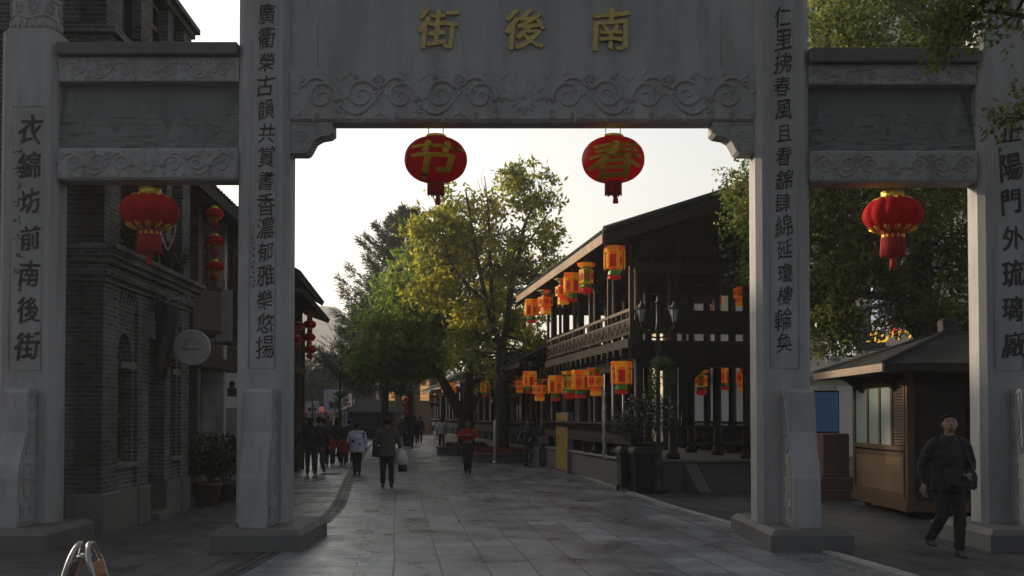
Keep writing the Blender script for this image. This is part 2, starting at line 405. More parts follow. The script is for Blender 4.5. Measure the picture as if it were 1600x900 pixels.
sheet('side_walk', [(-30, 1), (-3.2, 1)] + [(x - .14, y) for x, y in DR[:6]] + [(-9, 25.5), (-30, 25.5)], .008, M['side'], R(-2))
o = sheet('drain_strip', None, .012, M['drain'], strip=[((on(DR, y) - .14, y), (on(DR, y) + .14, y)) for y in np.linspace(6, 124, 90)])
kb = MB()
kp = [(on(K, y), y) for y in np.linspace(5, 60, 46)]
for (x0, y0), (x1, y1) in zip(kp, kp[1:]):
    d = .012 * (y1 - y0)
    kb.hexa([(x0, y0 + d, 0), (x0 + .13, y0 + d, 0), (x1 + .13, y1 - d, 0), (x1, y1 - d, 0), (x0, y0 + d, .03), (x0 + .13, y0 + d, .03), (x1 + .13, y1 - d, .03), (x1, y1 - d, .03)])
structure('kerb', kb, M['kerbst'])

# far wooded hill
M['hill'] = plain('wooded hill', (.035, .050, .032), .95, var=.5, scale=.06)
hb = MB(); nx, ny = 60, 14
def hz(x, y):
    u = (x + 135) / 62.0
    h = 62 * math.exp(-u * u) + 26 * math.exp(-((x + 40) / 90) ** 2) + 34 * math.exp(-((x + 330) / 140) ** 2)
    v = (y - 660) / 70
    return max(0, h * math.exp(-v * v) + 5 * noise.noise(Vector((x * .05, y * .05, 0))) + 2.5 * noise.noise(Vector((x * .2, y * .2, 3)))) - .5
vs = [[hb.bm.verts.new((x, y, hz(x, y))) for x in np.linspace(-480, 260, nx * 2)] for y in np.linspace(575, 740, ny)]
for a, b in zip(vs, vs[1:]):
    for i in range(len(a) - 1): hb._f([a[i], a[i + 1], b[i + 1], b[i]], True)
structure('hill', hb, M['hill'])

# haze: one even body of air round the whole place
hz_ = MB(); hz_.box(-790, 790, -60, 790, -1, 95)
m = bpy.data.materials.new('haze air'); m.use_nodes = True; t = m.node_tree
t.nodes.remove(t.nodes['Principled BSDF'])
pv = N(t, 'ShaderNodeVolumePrincipled'); pv.inputs['Color'].default_value = (.92, .93, .95, 1); pv.inputs['Density'].default_value = .0008
pv.inputs['Anisotropy'].default_value = .2
t.links.new(pv.outputs[0], t.nodes['Material Output'].inputs['Volume'])
HAZE = hz_.build('haze', m); HAZE['kind'] = 'stuff'; HAZE['label'] = 'thin pale haze filling the air over the street'

# ------------------------------------------------------------------ writing
def glyph_bm(mb, items, extrude, brush=.0, seed=1, y=0.0, axis='xz', slant=.0, bold=0.0):
    """items: (character, x, z, size[, width factor]); lettering stands on a wall facing -y at depth y"""
    if bold:                                         # a broad brush: the stroke laid again a little to each side
        for k_, (dx, dz) in enumerate(((-.5, .35), (.5, -.35), (.1, .0))):
            glyph_bm(mb, [(i_[0], i_[1] + dx * bold * i_[3], i_[2] + dz * bold * i_[3]) + tuple(i_[3:]) for i_ in items], extrude, brush, seed, y - .0009 * k_, axis, slant)
        return mb
    r = random.Random(seed); obs = []
    for it in items:
        c = bpy.data.curves.new('glyph', 'FONT'); c.body = it[0]; c.size = 1.0; c.resolution_u = 3; c.extrude = extrude
        c.align_x = 'CENTER'; c.align_y = 'CENTER'
        o = bpy.data.objects.new('glyph', c); COL.objects.link(o); obs.append(o)
    dg = bpy.context.evaluated_depsgraph_get()
    for it, o in zip(items, obs):
        me = bpy.data.meshes.new_from_object(o.evaluated_get(dg))
        n = len(me.vertices); co = np.empty(n * 3); me.vertices.foreach_get('co', co); co = co.reshape(-1, 3)
        if n:
            cx, cy = (co[:, 0].min() + co[:, 0].max()) / 2, (co[:, 1].min() + co[:, 1].max()) / 2
            co[:, 0] -= cx; co[:, 1] -= cy
        sz = it[3]; wf = it[4] if len(it) > 4 else 1.0
        rot = r.uniform(-.09, .09) * (brush > 0); sh = slant + (r.uniform(.0, .14) if brush else 0); ph = r.uniform(0, 99)
        vm = []
        for x, yv, z in co:
            if brush:
                q = Vector((x * 2.2 + ph, yv * 2.2, 0)); q2 = Vector((x * 7 + ph, yv * 7, 5))
                x += brush * noise.noise(q) + brush * .35 * noise.noise(q2); yv += brush * noise.noise(q + Vector((31, 7, 2))) + brush * .35 * noise.noise(q2 + Vector((3, 3, 9)))
                yv += .12 * x * brush * 8
            x += sh * yv
            x, yv = x * math.cos(rot) - yv * math.sin(rot), x * math.sin(rot) + yv * math.cos(rot)
            X, Z, D = it[1] + x * sz * wf, it[2] + yv * sz, y - z
            vm.append(mb.bm.verts.new((X, D, Z) if axis == 'xz' else (X, Z, z + y)))
        for p in me.polygons:
            try: f = mb.bm.faces.new([vm[i] for i in p.vertices]); f.material_index = mb.mi
            except ValueError: pass
        cu = o.data; bpy.data.objects.remove(o); bpy.data.curves.remove(cu); bpy.data.meshes.remove(me)
    return mb
def scribble(mb, x, z, y, w, h, seed, n=5, t=.004):
    """small worn marks where the writing in the photograph cannot be read"""
    r = random.Random(seed)
    for k in range(n):
        a = Vector((x + r.uniform(-.5, .5) * w, y, z + r.uniform(-.5, .5) * h))
        if r.random() < .55: b = a + Vector((r.uniform(.3, .7) * w * r.choice((-1, 1)), 0, r.uniform(-.1, .1) * h))
        else: b = a + Vector((r.uniform(-.15, .15) * w, 0, r.uniform(.3, .6) * h))
        mb.bar(a, b, t, w * .10, (0, 1, 0)) if False else mb.bar(a, b, w * .12, t, (0, 1, 0))
    return mb

# ------------------------------------------------------------------ carved ornament (raised scrolls)
YH = Vector((0, 1, 0))
def ridge(mb, pts, r, y, flat=1.35, n=6):
    mb.tube([(p[0], y, p[1]) for p in pts], r, n, True, (YH, flat))
def spiral(cx, cz, r0, turns, a0, d=1, n=26, k=.12):
    return [(cx + (r0 * (1 - (1 - k) * i / n)) * math.cos(a0 + d * 2 * PI * turns * i / n), cz + (r0 * (1 - (1 - k) * i / n)) * math.sin(a0 + d * 2 * PI * turns * i / n)) for i in range(n + 1)]
def petal(mb, x, z, ang, L, w, y, h):
    n = 7; base = []; top = []
    ca, sa = math.cos(ang), math.sin(ang)
    left, right, mid = [], [], []
    for i in range(n + 1):
        u = i / n; ww = w * math.sin(PI * u ** .8) * (1 - .25 * u) + .002
        P = lambda s_, dd: mb.bm.verts.new((x + ca * u * L - sa * s_, y - dd, z + sa * u * L + ca * s_))
        left.append(P(ww, 0)); right.append(P(-ww, 0)); mid.append(P(0, h * math.sin(PI * min(1, u * 1.05 + .02)) + .003))
    for i in range(n):
        mb._f([left[i], left[i + 1], mid[i + 1], mid[i]], True); mb._f([mid[i], mid[i + 1], right[i + 1], right[i]], True)
def lotus(mb, x, z, s, y, h):
    for a, L in ((90, .52), (62, .55), (118, .55), (38, .62), (142, .62), (14, .62), (166, .62)):
        petal(mb, x, z - .12 * s, R(a), L * s, .11 * s, y, h * 1.3)
    for a in (-20, 200, -50, 230, -90): petal(mb, x, z - .12 * s, R(a), .36 * s, .09 * s, y, h)
    ridge(mb, [(x + .34 * s * math.cos(R(t_)), z + .02 * s + .22 * s * math.sin(R(t_))) for t_ in range(200, 345, 12)], .02 * s, y)
def scrollband(mb, x0, x1, z, H, y, r, units):
    """vine with spirals, mirrored about a central lotus"""
    xc = (x0 + x1) / 2; half = (x1 - x0) / 2
    lotus(mb, xc, z, H * .95, y, r * 1.3)
    for sg in (-1, 1):
        X = lambda d: xc + sg * d
        d0 = H * .52; U = (half - d0 - H * .06) / units
        for k in range(units):
            c = d0 + (k + .5) * U; up = 1 if k % 2 == 0 else -1
            zc = z + up * -.02 * H; r0 = min(U * .40, H * .36)
            sp = spiral(0, 0, r0, 1.6, R(200), -up, 30)
            ridge(mb, [(X(c + q[0]), zc + up * q[1] * (1 if up > 0 else 1)) for q in sp], [r * 1.15 * (1 - .5 * i / 30) for i in range(31)], y)
            ridge(mb, [(X(c + q[0] * .84), zc + up * q[1] * .84) for q in sp[:18]], r * .45, y)
            st = [(X(c - U * .55 + U * 1.1 * i / 12), z + up * H * .40 * math.sin(PI * (i / 12) * 1.0 - PI * .12)) for i in range(13)]
            ridge(mb, st, [r * (.5 + .6 * math.sin(PI * i / 12)) for i in range(13)], y)
            for (dx, dz, a, L) in ((-.46, .34, 140, .30), (.46, -.30, -40, .30), (.40, .36, 50, .24), (-.30, -.40, 215, .22), (.1, .05, 80, .2), (-.12, .42, 60, .2), (.22, -.42, -100, .18), (-.52, -.05, 170, .2), (.54, .06, 10, .2)):
                aa = R(a) if up > 0 else R(-a)
                if sg < 0: aa = PI - aa
                petal(mb, X(c + dx * U), z + up * dz * H, aa, L * H, .055 * H, y, r)
            cu = spiral(0, 0, H * .12, 1.2, R(90), up, 14)
            ridge(mb, [(X(c + U * .47 + q[0]), z + up * H * .30 + q[1]) for q in cu], r * .7, y)
            cu = spiral(0, 0, H * .09, 1.2, R(-60), -up, 12)
            ridge(mb, [(X(c - U * .38 + q[0]), z - up * H * .34 + q[1]) for q in cu], r * .6, y); ridge(mb, [(X(c + U * .12 + q[0] * .8), z - up * H * .40 + q[1] * .8) for q in cu], r * .55, y)

# ------------------------------------------------------------------ the stone archway
GY = 13.6
k = GY / F
gate = thing('stone_archway', 'grey carved stone memorial archway with gold and black lettering spanning the street', 'archway', (0.3, GY + .3, 0))
GO = gate.location
def gx(px): return (px - 800) * k
def gh(py): return at(800, py, GY).z
def gpart(name): return MB(GO)
HB = .28                                                             # plinth height
def pillar_poly(x0, x1, d, ch): return [(x0 + ch, GY), (x1 - ch, GY), (x1, GY + ch), (x1, GY + d - ch), (x1 - ch, GY + d), (x0 + ch, GY + d), (x0, GY + d - ch), (x0, GY + ch)]
PIL = {'ml': (-3.672, -2.985), 'mr': (3.265, 3.985), 'ol': (-6.86, -6.10), 'orr': (6.245, 6.96)}
zt_o = gh(48)
pobj = {}
for key, (x0, x1) in PIL.items():
    main = key[0] == 'm'; d = .50 if main else .44
    mb = gpart('pillar'); top = 8.9 if main else zt_o
    po = pillar_poly(x0, x1, d, .075)
    mb.prism(po, 'z', HB, top)
    if not main:                                                    # stepped top under the round post
        mb.prism(pillar_poly(x0 + .06, x1 - .06, d, .06), 'z', top, top + .035)
    pobj[key] = mb.build('pillar', M['stone'], gate)
    # sunk border round the inscription, as a fine raised moulding
    zb = gh(575) if main else gh(578); zz = 8.4 if main else gh(166)
    br = gpart('b'); xa, xb = x0 + .17, x1 - .17
    for a, b in (((xa, zb), (xa, zz)), ((xb, zb), (xb, zz)), ((xa, zb), (xb, zb)), ((xa, zz), (xb, zz))):
        br.tube([(a[0], GY - .001, a[1]), (b[0], GY - .001, b[1])], .009, 6, True, (YH, .8))
    f = br.build('moulding', M['stone'], pobj[key])
    # plinth
    pl = gpart('pl')
    bx0, bx1, by0, by1 = {'ml': (-3.75, -2.62, 12.77, 14.55), 'mr': (3.22, 4.25, 12.77, 15.1), 'ol': (-7.2, -5.82, 12.77, 14.35), 'orr': (5.95, 7.3, 12.77, 14.6)}[key]
    ch = .07
    pl.hexa([(bx0, by0, 0), (bx1, by0, 0), (bx1, by1, 0), (bx0, by1, 0), (bx0, by0, HB - ch), (bx1, by0, HB - ch), (bx1, by1, HB - ch), (bx0, by1, HB - ch)])
    pl.hexa([(bx0 + .002, by0 + .002, HB - ch), (bx1 - .002, by0 + .002, HB - ch), (bx1 - .002, by1 - .002, HB - ch), (bx0 + .002, by1 - .002, HB - ch), (bx0 + ch, by0 + ch, HB), (bx1 - ch, by0 + ch, HB), (bx1 - ch, by1 - ch, HB), (bx0 + ch, by1 - ch, HB)])
    pl.build('plinth', M['stone_dark'], gate)
    # bearing slab leaning on the front, with a fretwork side
    sx0, sx1 = {'ml': (-3.47, -3.12), 'mr': (3.58, 3.93), 'ol': (-6.62, -6.30), 'orr': (6.62, 6.95)}[key]
    zs = gh(608)
    prof = [(GY, HB), (GY - .55, HB), (GY - .54, HB + .62), (GY - .50, HB + .78), (GY - .40, HB + 1.0), (GY - .32, HB + 1.22), (GY - .29, zs - .05), (GY - .25, zs), (GY, zs)]
    sb = gpart('s'); sb.prism(prof, 'x', sx0, sx1); so = sb.build('bearing_slab', M['stone'], gate)
    fr = gpart('fr'); r2 = random.Random(key)
    for side in (sx0, sx1):
        sgn = -1 if side == sx0 else 1
        def fp(u, w): # u across depth 0..1, w along height
            zz_ = HB + .04 + w * (zs - HB - .09)
            hgt = (zz_ - HB) / (zs - HB); dep = .52 if hgt < .45 else .52 - (hgt - .45) / .2 * .24 if hgt < .65 else .27
            return Vector((side + sgn * .004, GY - .03 - u * (dep - .06), zz_))
        def seg(a, b):
            A, B = fp(*a), fp(*b); fr.bar(A, B, .026, .022, (sgn, 0, 0))
        for j in range(6):
            w0, w1 = j / 6 + .010, (j + 1) / 6 - .014
            if j % 2: pat = [((.05, w0), (.05, w1)), ((.05, w1), (.7, w1)), ((.7, w1), (.7, w0 + .03)), ((.3, w0 + .03), (.7, w0 + .03)), ((.3, w0 + .03), (.3, w1 - .03)), ((.95, w0), (.95, w1))]
            else: pat = [((.95, w0), (.95, w1)), ((.95, w0), (.3, w0)), ((.3, w0), (.3, w1 - .03)), ((.3, w1 - .03), (.7, w1 - .03)), ((.7, w1 - .03), (.7, w0 + .035)), ((.05, w0), (.05, w1 - .02))]
            for a, b in pat: seg(a, b)
        seg((0, 0), (0, 1)); seg((1, 0), (1, 1)); seg((0, 1), (1, 1)); seg((0, 0), (1, 0))
    fr.build('fretwork', M['stone'], so)
    if not main:                                                    # carved round post above
        cx = (x0 + x1) / 2 - .0; cy = GY + d / 2; z0 = zt_o + .035
        cp = gpart('c'); rr_ = .33
        cp.lathe([(rr_ * .97, z0), (rr_, z0 + .02), (rr_, z0 + .12), (rr_ * .985, z0 + .14), (rr_, z0 + 1.1), (rr_ * .8, z0 + 1.2), (.05, z0 + 1.35)], (cx, cy, 0), 28, sy=.64)
        for i in range(22):
            a = 2 * PI * i / 22; cp.tube([(cx + rr_ * math.cos(a), cy + rr_ * .64 * math.sin(a), z0 + .02), (cx + rr_ * math.cos(a), cy + rr_ * .64 * math.sin(a), z0 + .13)], .022, 6)
            cp.tube([(cx + rr_ * math.cos(a), cy + rr_ * .64 * math.sin(a), z0 + .46), (cx + rr_ * math.cos(a), cy + rr_ * .64 * math.sin(a), z0 + .62)], .022, 6)
        for i in range(9):
            a = 2 * PI * i / 9
            for sc in (.05, .085):
                cp.tube([(cx + (rr_ + .002) * math.cos(a + sc * 2.4 * math.cos(t_)), cy + .64 * (rr_ + .002) * math.sin(a + sc * 2.4 * math.cos(t_)), z0 + .30 + sc * math.sin(t_)) for t_ in np.linspace(0, 2 * PI, 13)], .012, 5)
        cp.tube([(cx + rr_ * math.cos(a), cy + .64 * rr_ * math.sin(a), z0 + .17 + .03 * math.sin(5 * a)) for a in np.linspace(0, 2 * PI, 40)], .016, 5)
        cp.tube([(cx + rr_ * math.cos(a), cy + .64 * rr_ * math.sin(a), z0 + .42 + .03 * math.sin(5 * a)) for a in np.linspace(0, 2 * PI, 40)], .016, 5)
        cp.build('carved_post', M['stone'], gate)

# inscriptions, painted in sunk brush strokes on the pillar faces
def column(key, chars, ytop, ybot, px, size, seed, extra=None, w=.80, bold=0.0):
    n = len(chars); it = []; r = random.Random(seed)
    for i, c in enumerate(chars):
        y = ytop + (ybot - ytop) * i / (n - 1)
        it.append((c, gx(px) + r.uniform(-.012, .012), gh(y), size * r.uniform(.9, 1.12), w))
    mb = gpart('i'); glyph_bm(mb, it, .003, .085, seed, GY - .004, bold=bold)
    if extra:
        ex, ya, yb, cnt, sw = extra
        for i in range(cnt): scribble(mb, gx(ex), gh(ya + (yb - ya) * i / (cnt - 1)), GY - .003, sw, sw * 1.1, seed * 31 + i, 6)
    mb.build('inscription', M['ink'], pobj[key])
column('ml', '廣衢榮古韻共賞書香濃郁雅樂悠揚', 22, 542, 413, .30, 3, (394, 364, 448, 12, .045))
column('mr', '仁里拂春風且看錦肆綿延瓊樓輪奐', 26, 535, 1227, .29, 5)
column('ol', '衣錦坊前南後街', 202, 540, 43, .37, 8, (25, 238, 452, 9, .08), bold=.035)
column('orr', '正陽門外琉璃廠', 205, 538, 1585, .37, 9, bold=.035)
sm = gpart('seal'); sm.box(gx(1240) - .012, gx(1240) + .012, GY - .004, GY - .001, gh(70), gh(60)); sm.build('seal', M['gold'], pobj['mr'])

# main lintel
X0, X1 = -2.985, 3.265
lb = gpart('l'); yF = GY + .06
z0 = gh(188); zc = gh(105)
lb.prism([(yF + .05, z0), (yF + .002, z0 + .04), (yF, zc - .015), (yF + .03, zc), (yF + .03, zc + .02), (yF + .03, 8.6), (yF + .38, 8.6), (yF + .38, z0 + .04), (yF + .33, z0)], 'x', X0, X1)
lin = lb.build('lintel', M['stone'], gate)
cv = gpart('cv'); scrollband(cv, gx(463), gx(1176), (gh(112) + gh(183)) / 2, gh(112) - gh(183), yF, .023, 5)
cv.build('carving', M['stone'], lin)
fb = gpart('f'); yp = yF + .03
for a, b in (((gx(1132), zc + .03), (gx(1132), 8.4)), ((gx(492), zc + .03), (gx(492), 8.4))):
    fb.tube([(a[0], yp, a[1]), (b[0], yp, b[1])], .006, 6, True, (YH, .8))
fb.build('moulding', M['stone'], lin)
for i, q in enumerate((('街', gx(682), gh(42), .58, 1.0), ('後', gx(821), gh(42), .58, 1.0), ('南', gx(957), gh(43), .60, .96))):
    gl = gpart('g'); glyph_bm(gl, [q], .020, .05, 4 + i, yp - .020, bold=.035); gl.build('gold_character', M['gold'], lin)
rf = gpart('r'); rf.box(X0 - .3, X1 + .3, GY - .25, GY + .75, 8.6, 8.9, .05); rf.box(X0 - .6, X1 + .6, GY - .5, GY + 1.0, 8.91, 9.05, .04); rf.build('roof_slab', M['stone_dark'], gate)
# corner brackets
def bracket(xw, sg):
    w = gx(526) - gx(459); zt = z0 - .003; h = gh(190) - gh(238)
    q = [(0, 0), (w, 0), (w, -.13), (w - .05, -.17), (w - .17, -.19), (w - .25, -.235), (w - .29, -.31), (w - .33, -h + .03), (w - .37, -h), (0, -h)]
    mb = gpart('b'); mb.prism([(xw + sg * a, zt + b) for a, b in q], 'y', yF + .03, yF + .34)
    o = mb.build('bracket', M['stone'], gate)
    c2 = gpart('c'); yy = yF + .03
    ridge(c2, [(xw + sg * (.14 + a), zt - .2 + b) for a, b in spiral(0, 0, .1, 1.7, 0, 1, 22)], .01, yy)
    ridge(c2, [(xw + sg * (.36 + a), zt - .1 + b) for a, b in spiral(0, 0, .06, 1.5, 2, -1, 18)], .009, yy)
    ridge(c2, [(xw + sg * a, zt + b) for a, b in [(.03, -.03), (w - .04, -.03), (w - .04, -.12), (w - .18, -.155), (w - .3, -.22), (w - .39, -h + .035), (.03, -h + .035), (.03, -.03)]], .007, yy)
    c2.build('carving', M['stone'], o)
bracket(X0, 1); bracket(X1, -1)
# side bays
def sidebay(xa, xb, yy, seed):
    """yy: photo rows of cap top, cap bottom, beam bottom, panel bottom, lower beam bottom"""
    zc0, zc1, zb1, zp, zl = [gh(v) for v in yy]; f0 = GY + .05
    mb = gpart('cap'); mb.box(xa, xb, f0 - .10, f0 + .42, zc1, zc0, .012); mb.build('coping', M['stone_dark'], gate)
    mb = gpart('ub'); mb.box(xa, xb, f0, f0 + .33, zb1, zc1 - .003, .008); u = mb.build('upper_beam', M['stone'], gate)
    c = gpart('c'); scrollband(c, xa + .05, xb - .05, (zb1 + zc1) / 2 - .02, (zc1 - zb1) * .78, f0, .014, 3); c.build('carving', M['stone'], u)
    mb = gpart('lb'); mb.box(xa, xb, f0 - .03, f0 + .35, zl, zp, .03); l_ = mb.build('lower_beam', M['stone'], gate)
    c = gpart('c'); scrollband(c, xa + .05, xb - .05, (zp + zl) / 2, (zp - zl) * .82, f0 - .03, .017, 3); c.build('carving', M['stone'], l_)
    # landscape relief: ranks of peaks, water and boats
    r = random.Random(seed); nx, nz = 150, 66; W_, H_ = xb - xa, zb1 - zp
    layers = []
    for L in range(4):
        pk = [(r.uniform(0, 1), r.uniform(.45, .95) - .13 * L, r.uniform(.04, .09) + .02 * L) for _ in range(6 - L)]
        layers.append(pk)
    def dep(u, v):
        d = 0.0
        for L, pk in enumerate(layers):
            s_ = max(h * math.exp(-abs((u - c_) / w) ** 1.7) for c_, h, w in pk) + .02 * noise.noise(Vector((u * 22, L * 5, seed)))
            if s_ > v: d = max(d, .022 + .020 * L + .062 * min(1, (s_ - v) * 2.6) * (1 + .5 * noise.noise(Vector((u * 14, v * 9 + L, seed)))))
        if v < .42:
            d += .016 * abs(math.sin((v * 60 + 3 * noise.noise(Vector((u * 6, v * 5, seed + 9)))))) * max(0, noise.noise(Vector((u * 5, v * 8, seed + 4))) + .3)
        d += .030 * max(0, noise.noise(Vector((u * 9, v * 26, seed + 2)))) * (v < .62)
        return d
    mb = gpart('rl'); y0 = f0 + .17
    V = [[mb.bm.verts.new((xa + W_ * i / nx, y0 - dep(i / nx, j / nz), zp + H_ * j / nz)) for i in range(nx + 1)] for j in range(nz + 1)]
    for j in range(nz):
        for i in range(nx): mb._f([V[j][i], V[j][i + 1], V[j + 1][i + 1], V[j + 1][i]], True)
    mb.box(xa, xb, y0 + .01, y0 + .10, zp + .002, zb1 - .002)
    mb.build('relief_panel', M['relief'], gate, recalc=False)
sidebay(-6.10, -3.672, (67, 86, 125, 230, 280), 11)
sidebay(3.985, 6.245, (76, 98, 130, 234, 284), 23)

# ------------------------------------------------------------------ lanterns of the archway
def round_lantern(name, label, px, ytop_body, ybot_body, ysk, ytas, Y, rad, char, beam_py, seed=0):
    c = at(px, (ytop_body + ybot_body) / 2, Y); zt, zb = at(px, ytop_body, Y).z, at(px, ybot_body, Y).z
    top = at(px, beam_py, Y).z
    t = thing(name, label, 'lantern', (c.x, Y, c.z), 0, 'large red lanterns under the archway')
    O = t.location; hh = (zt - zb) / 2
    b = MB(O); pr = []
    for i in range(19):
        a = -PI / 2 + PI * i / 18
        pr.append((max(.13, rad * abs(math.cos(a)) ** .78), c.z + hh * math.sin(a)))
    b.lathe(pr, (c.x, Y, 0), 48, True, 24, .028); body = b.build('lantern_body', M['red_dark'], t)
    g = MB(O)
    for i in range(16):                                             # gold cloud points round the neck
        a = 2 * PI * i / 16 + .1
        for rr_, da in ((.20, .0),):
            p = Vector((c.x + .25 * math.cos(a), Y + .25 * math.sin(a), 0))
    g.lathe([(.14, zt - .02), (.145, zt + .02), (.13, zt + .03), (.02, zt + .03)], (c.x, Y, 0), 20)
    g.build('collar', M['goldtrim'], t)
    # character pushed on to the curve of the body
    gm = MB(O); glyph_bm(gm, [(char, 0, 0, .50, 1.5)], .002, .02, seed, 0, bold=.05)
    bmesh.ops.subdivide_edges(gm.bm, edges=[e for e in gm.bm.edges if e.calc_length() > .03], cuts=3, use_grid_fill=True)
    for v in gm.bm.verts:
        x, dz = v.co.x, v.co.z - .065
        dz_n = max(-.97, min(.97, dz / hh)); rz_ = rad * (math.cos(math.asin(dz_n)) ** .78) + .006
        yy = -math.sqrt(max(.001, rz_ * rz_ - min(x * x, rz_ * rz_ * .95)))
        v.co = Vector((c.x + x, Y + yy + v.co.y * .5, c.z + dz))
    gm.build('character', M['goldpaint'], body)
    f = MB(O); zs = at(px, ysk, Y).z; zt2 = at(px, ytas, Y).z
    f.lathe([(.11, zb + .02), (.105, zs), (.09, zs), (.09, zb + .02)], (c.x, Y, 0), 20)
    for i in range(26):
        a = 2 * PI * i / 26; f.tube([(c.x + .107 * math.cos(a), Y + .107 * math.sin(a), zb + .01), (c.x + .107 * math.cos(a), Y + .107 * math.sin(a), zs - .012 - .02 * (i % 3 == 0))], .012, 5)
    f.build('fringe', M['fringe'], t)
    f = MB(O); f.tube([(c.x + .03, Y - .02, zs + .06), (c.x + .03, Y - .02, zs - .02)], .004, 5)
    f.lathe([(.012, zs - .02), (.028, zs - .035), (.026, zs - .06), (.034, zs - .075), (.04, zt2), (.02, zt2)], (c.x + .03, Y - .02, 0), 10); f.build('tassel', M['fringe'], t)
    w = MB(O); zl = zt + .05
    for sx in (-.10, .10): w.tube([(c.x + sx, Y, zl - .03), (c.x + sx, Y, zl + .10)], .006, 5)
    w.tube([(c.x - .10, Y, zl + .10), (c.x, Y, zl + .085), (c.x + .10, Y, zl + .10)], .003, 5); w.tube([(c.x, Y, zl + .085), (c.x, Y, top)], .005, 5)
    w.build('hanger', M['metal'], t)
round_lantern('round_lantern', 'round crimson lantern with a yellow two-part grass-topped character, hanging left of the tree top', 681, 215, 285, 302, 320, 13.9, .43, '节', 192, 1)
round_lantern('round_lantern', 'round crimson lantern with a yellow spring character, hanging over the timber pavilion roof', 958, 215, 285, 302, 318, 13.9, .43, '春', 192, 2)

def lobed_lantern(label, px, Y, w, name='lobed_lantern'):
    """velvet lantern of twelve lobes with gold collar, skirt and tassel; vertical size follows its width"""
    r = w / 2
    t = thing(name, label, 'lantern', (0, 0, 0), 0)
    b = MB(); pr = [(r * .36, r * .56), (r * .55, r * .54), (r * .80, r * .42), (r * .95, r * .20), (r, 0), (r * .95, -.20 * r), (r * .80, -.42 * r), (r * .55, -.55 * r), (r * .38, -.58 * r)]
    b.lathe(pr, (0, 0, 0), 72, True, 12, .09); b.build('lantern_body', M['red'], t)
    g = MB(); g.lathe([(r * .37, r * .55), (r * .38, r * .80), (r * .30, r * .80), (r * .30, r * .55)], (0, 0, 0), 24, True, 12, .14)
    g2 = MB()
    for i in range(12):
        a = 2 * PI * (i + .5) / 12
        for a2, L in ((a - .1, .10), (a, .17), (a + .1, .10)):
            g.tube([(r * .36 * math.cos(a2), r * .36 * math.sin(a2), r * .575), (r * (.5 + L * .5) * math.cos(a2), r * (.5 + L * .5) * math.sin(a2), r * .55), (r * (.5 + L) * math.cos(a2), r * (.5 + L) * math.sin(a2), r * (.545 - L * .45))], r * .020, 5)
            g2.tube([(r * .36 * math.cos(a2), r * .36 * math.sin(a2), -r * .62), (r * (.58 + L * .5) * math.cos(a2), r * (.58 + L * .5) * math.sin(a2), -r * .54), (r * (.64 + L) * math.cos(a2), r * (.64 + L) * math.sin(a2), -r * (.49 - L * .35))], r * .018, 5)
    g2.lathe([(r * .37, -r * .66), (r * .385, -r * .80), (r * .34, -r * .80), (r * .34, -r * .66)], (0, 0, 0), 24, True, 12, .1)
    g2.build('gold_ring', M['goldtrim'], t); g.build('gold_collar', M['goldtrim'], t)
    f = MB(); f.lathe([(r * .34, -r * .56), (r * .36, -r * .7), (r * .385, -r * 1.38), (r * .33, -r * 1.38), (r * .32, -r * .6)], (0, 0, 0), 24)
    for i in range(30):
        a = 2 * PI * i / 30; f.tube([(r * .37 * math.cos(a), r * .37 * math.sin(a), -r * .8), (r * .395 * math.cos(a), r * .395 * math.sin(a), -r * (1.40 + .04 * (i % 2)))], r * .03, 5)
    f.build('fringe', M['fringe'], t)
    f = MB(); f.lathe([(r * .04, -r * 1.30), (r * .09, -r * 1.40), (r * .07, -r * 1.47), (r * .10, -r * 1.5), (r * .115, -r * 1.82), (r * .03, -r * 1.82)], (0, 0, 0), 10); f.build('tassel', M['fringe'], t)
    h = MB(); h.tube([(0, 0, r * .5), (0, 0, r * 1.15)], r * .02, 5); h.build('hanger', M['wire'], t)
    return t
L1 = lobed_lantern('large lobed red lantern with gold collar hanging in front of the brick building', 234, 13.9, .80)
L1['group'] = 'large red lanterns under the archway'; p = at(234, 331, 13.87); L1.location = p
L2 = dup(L1, at(1395, 336, 13.87), .13, 'large lobed red lantern with gold collar hanging in front of the leafy trees')
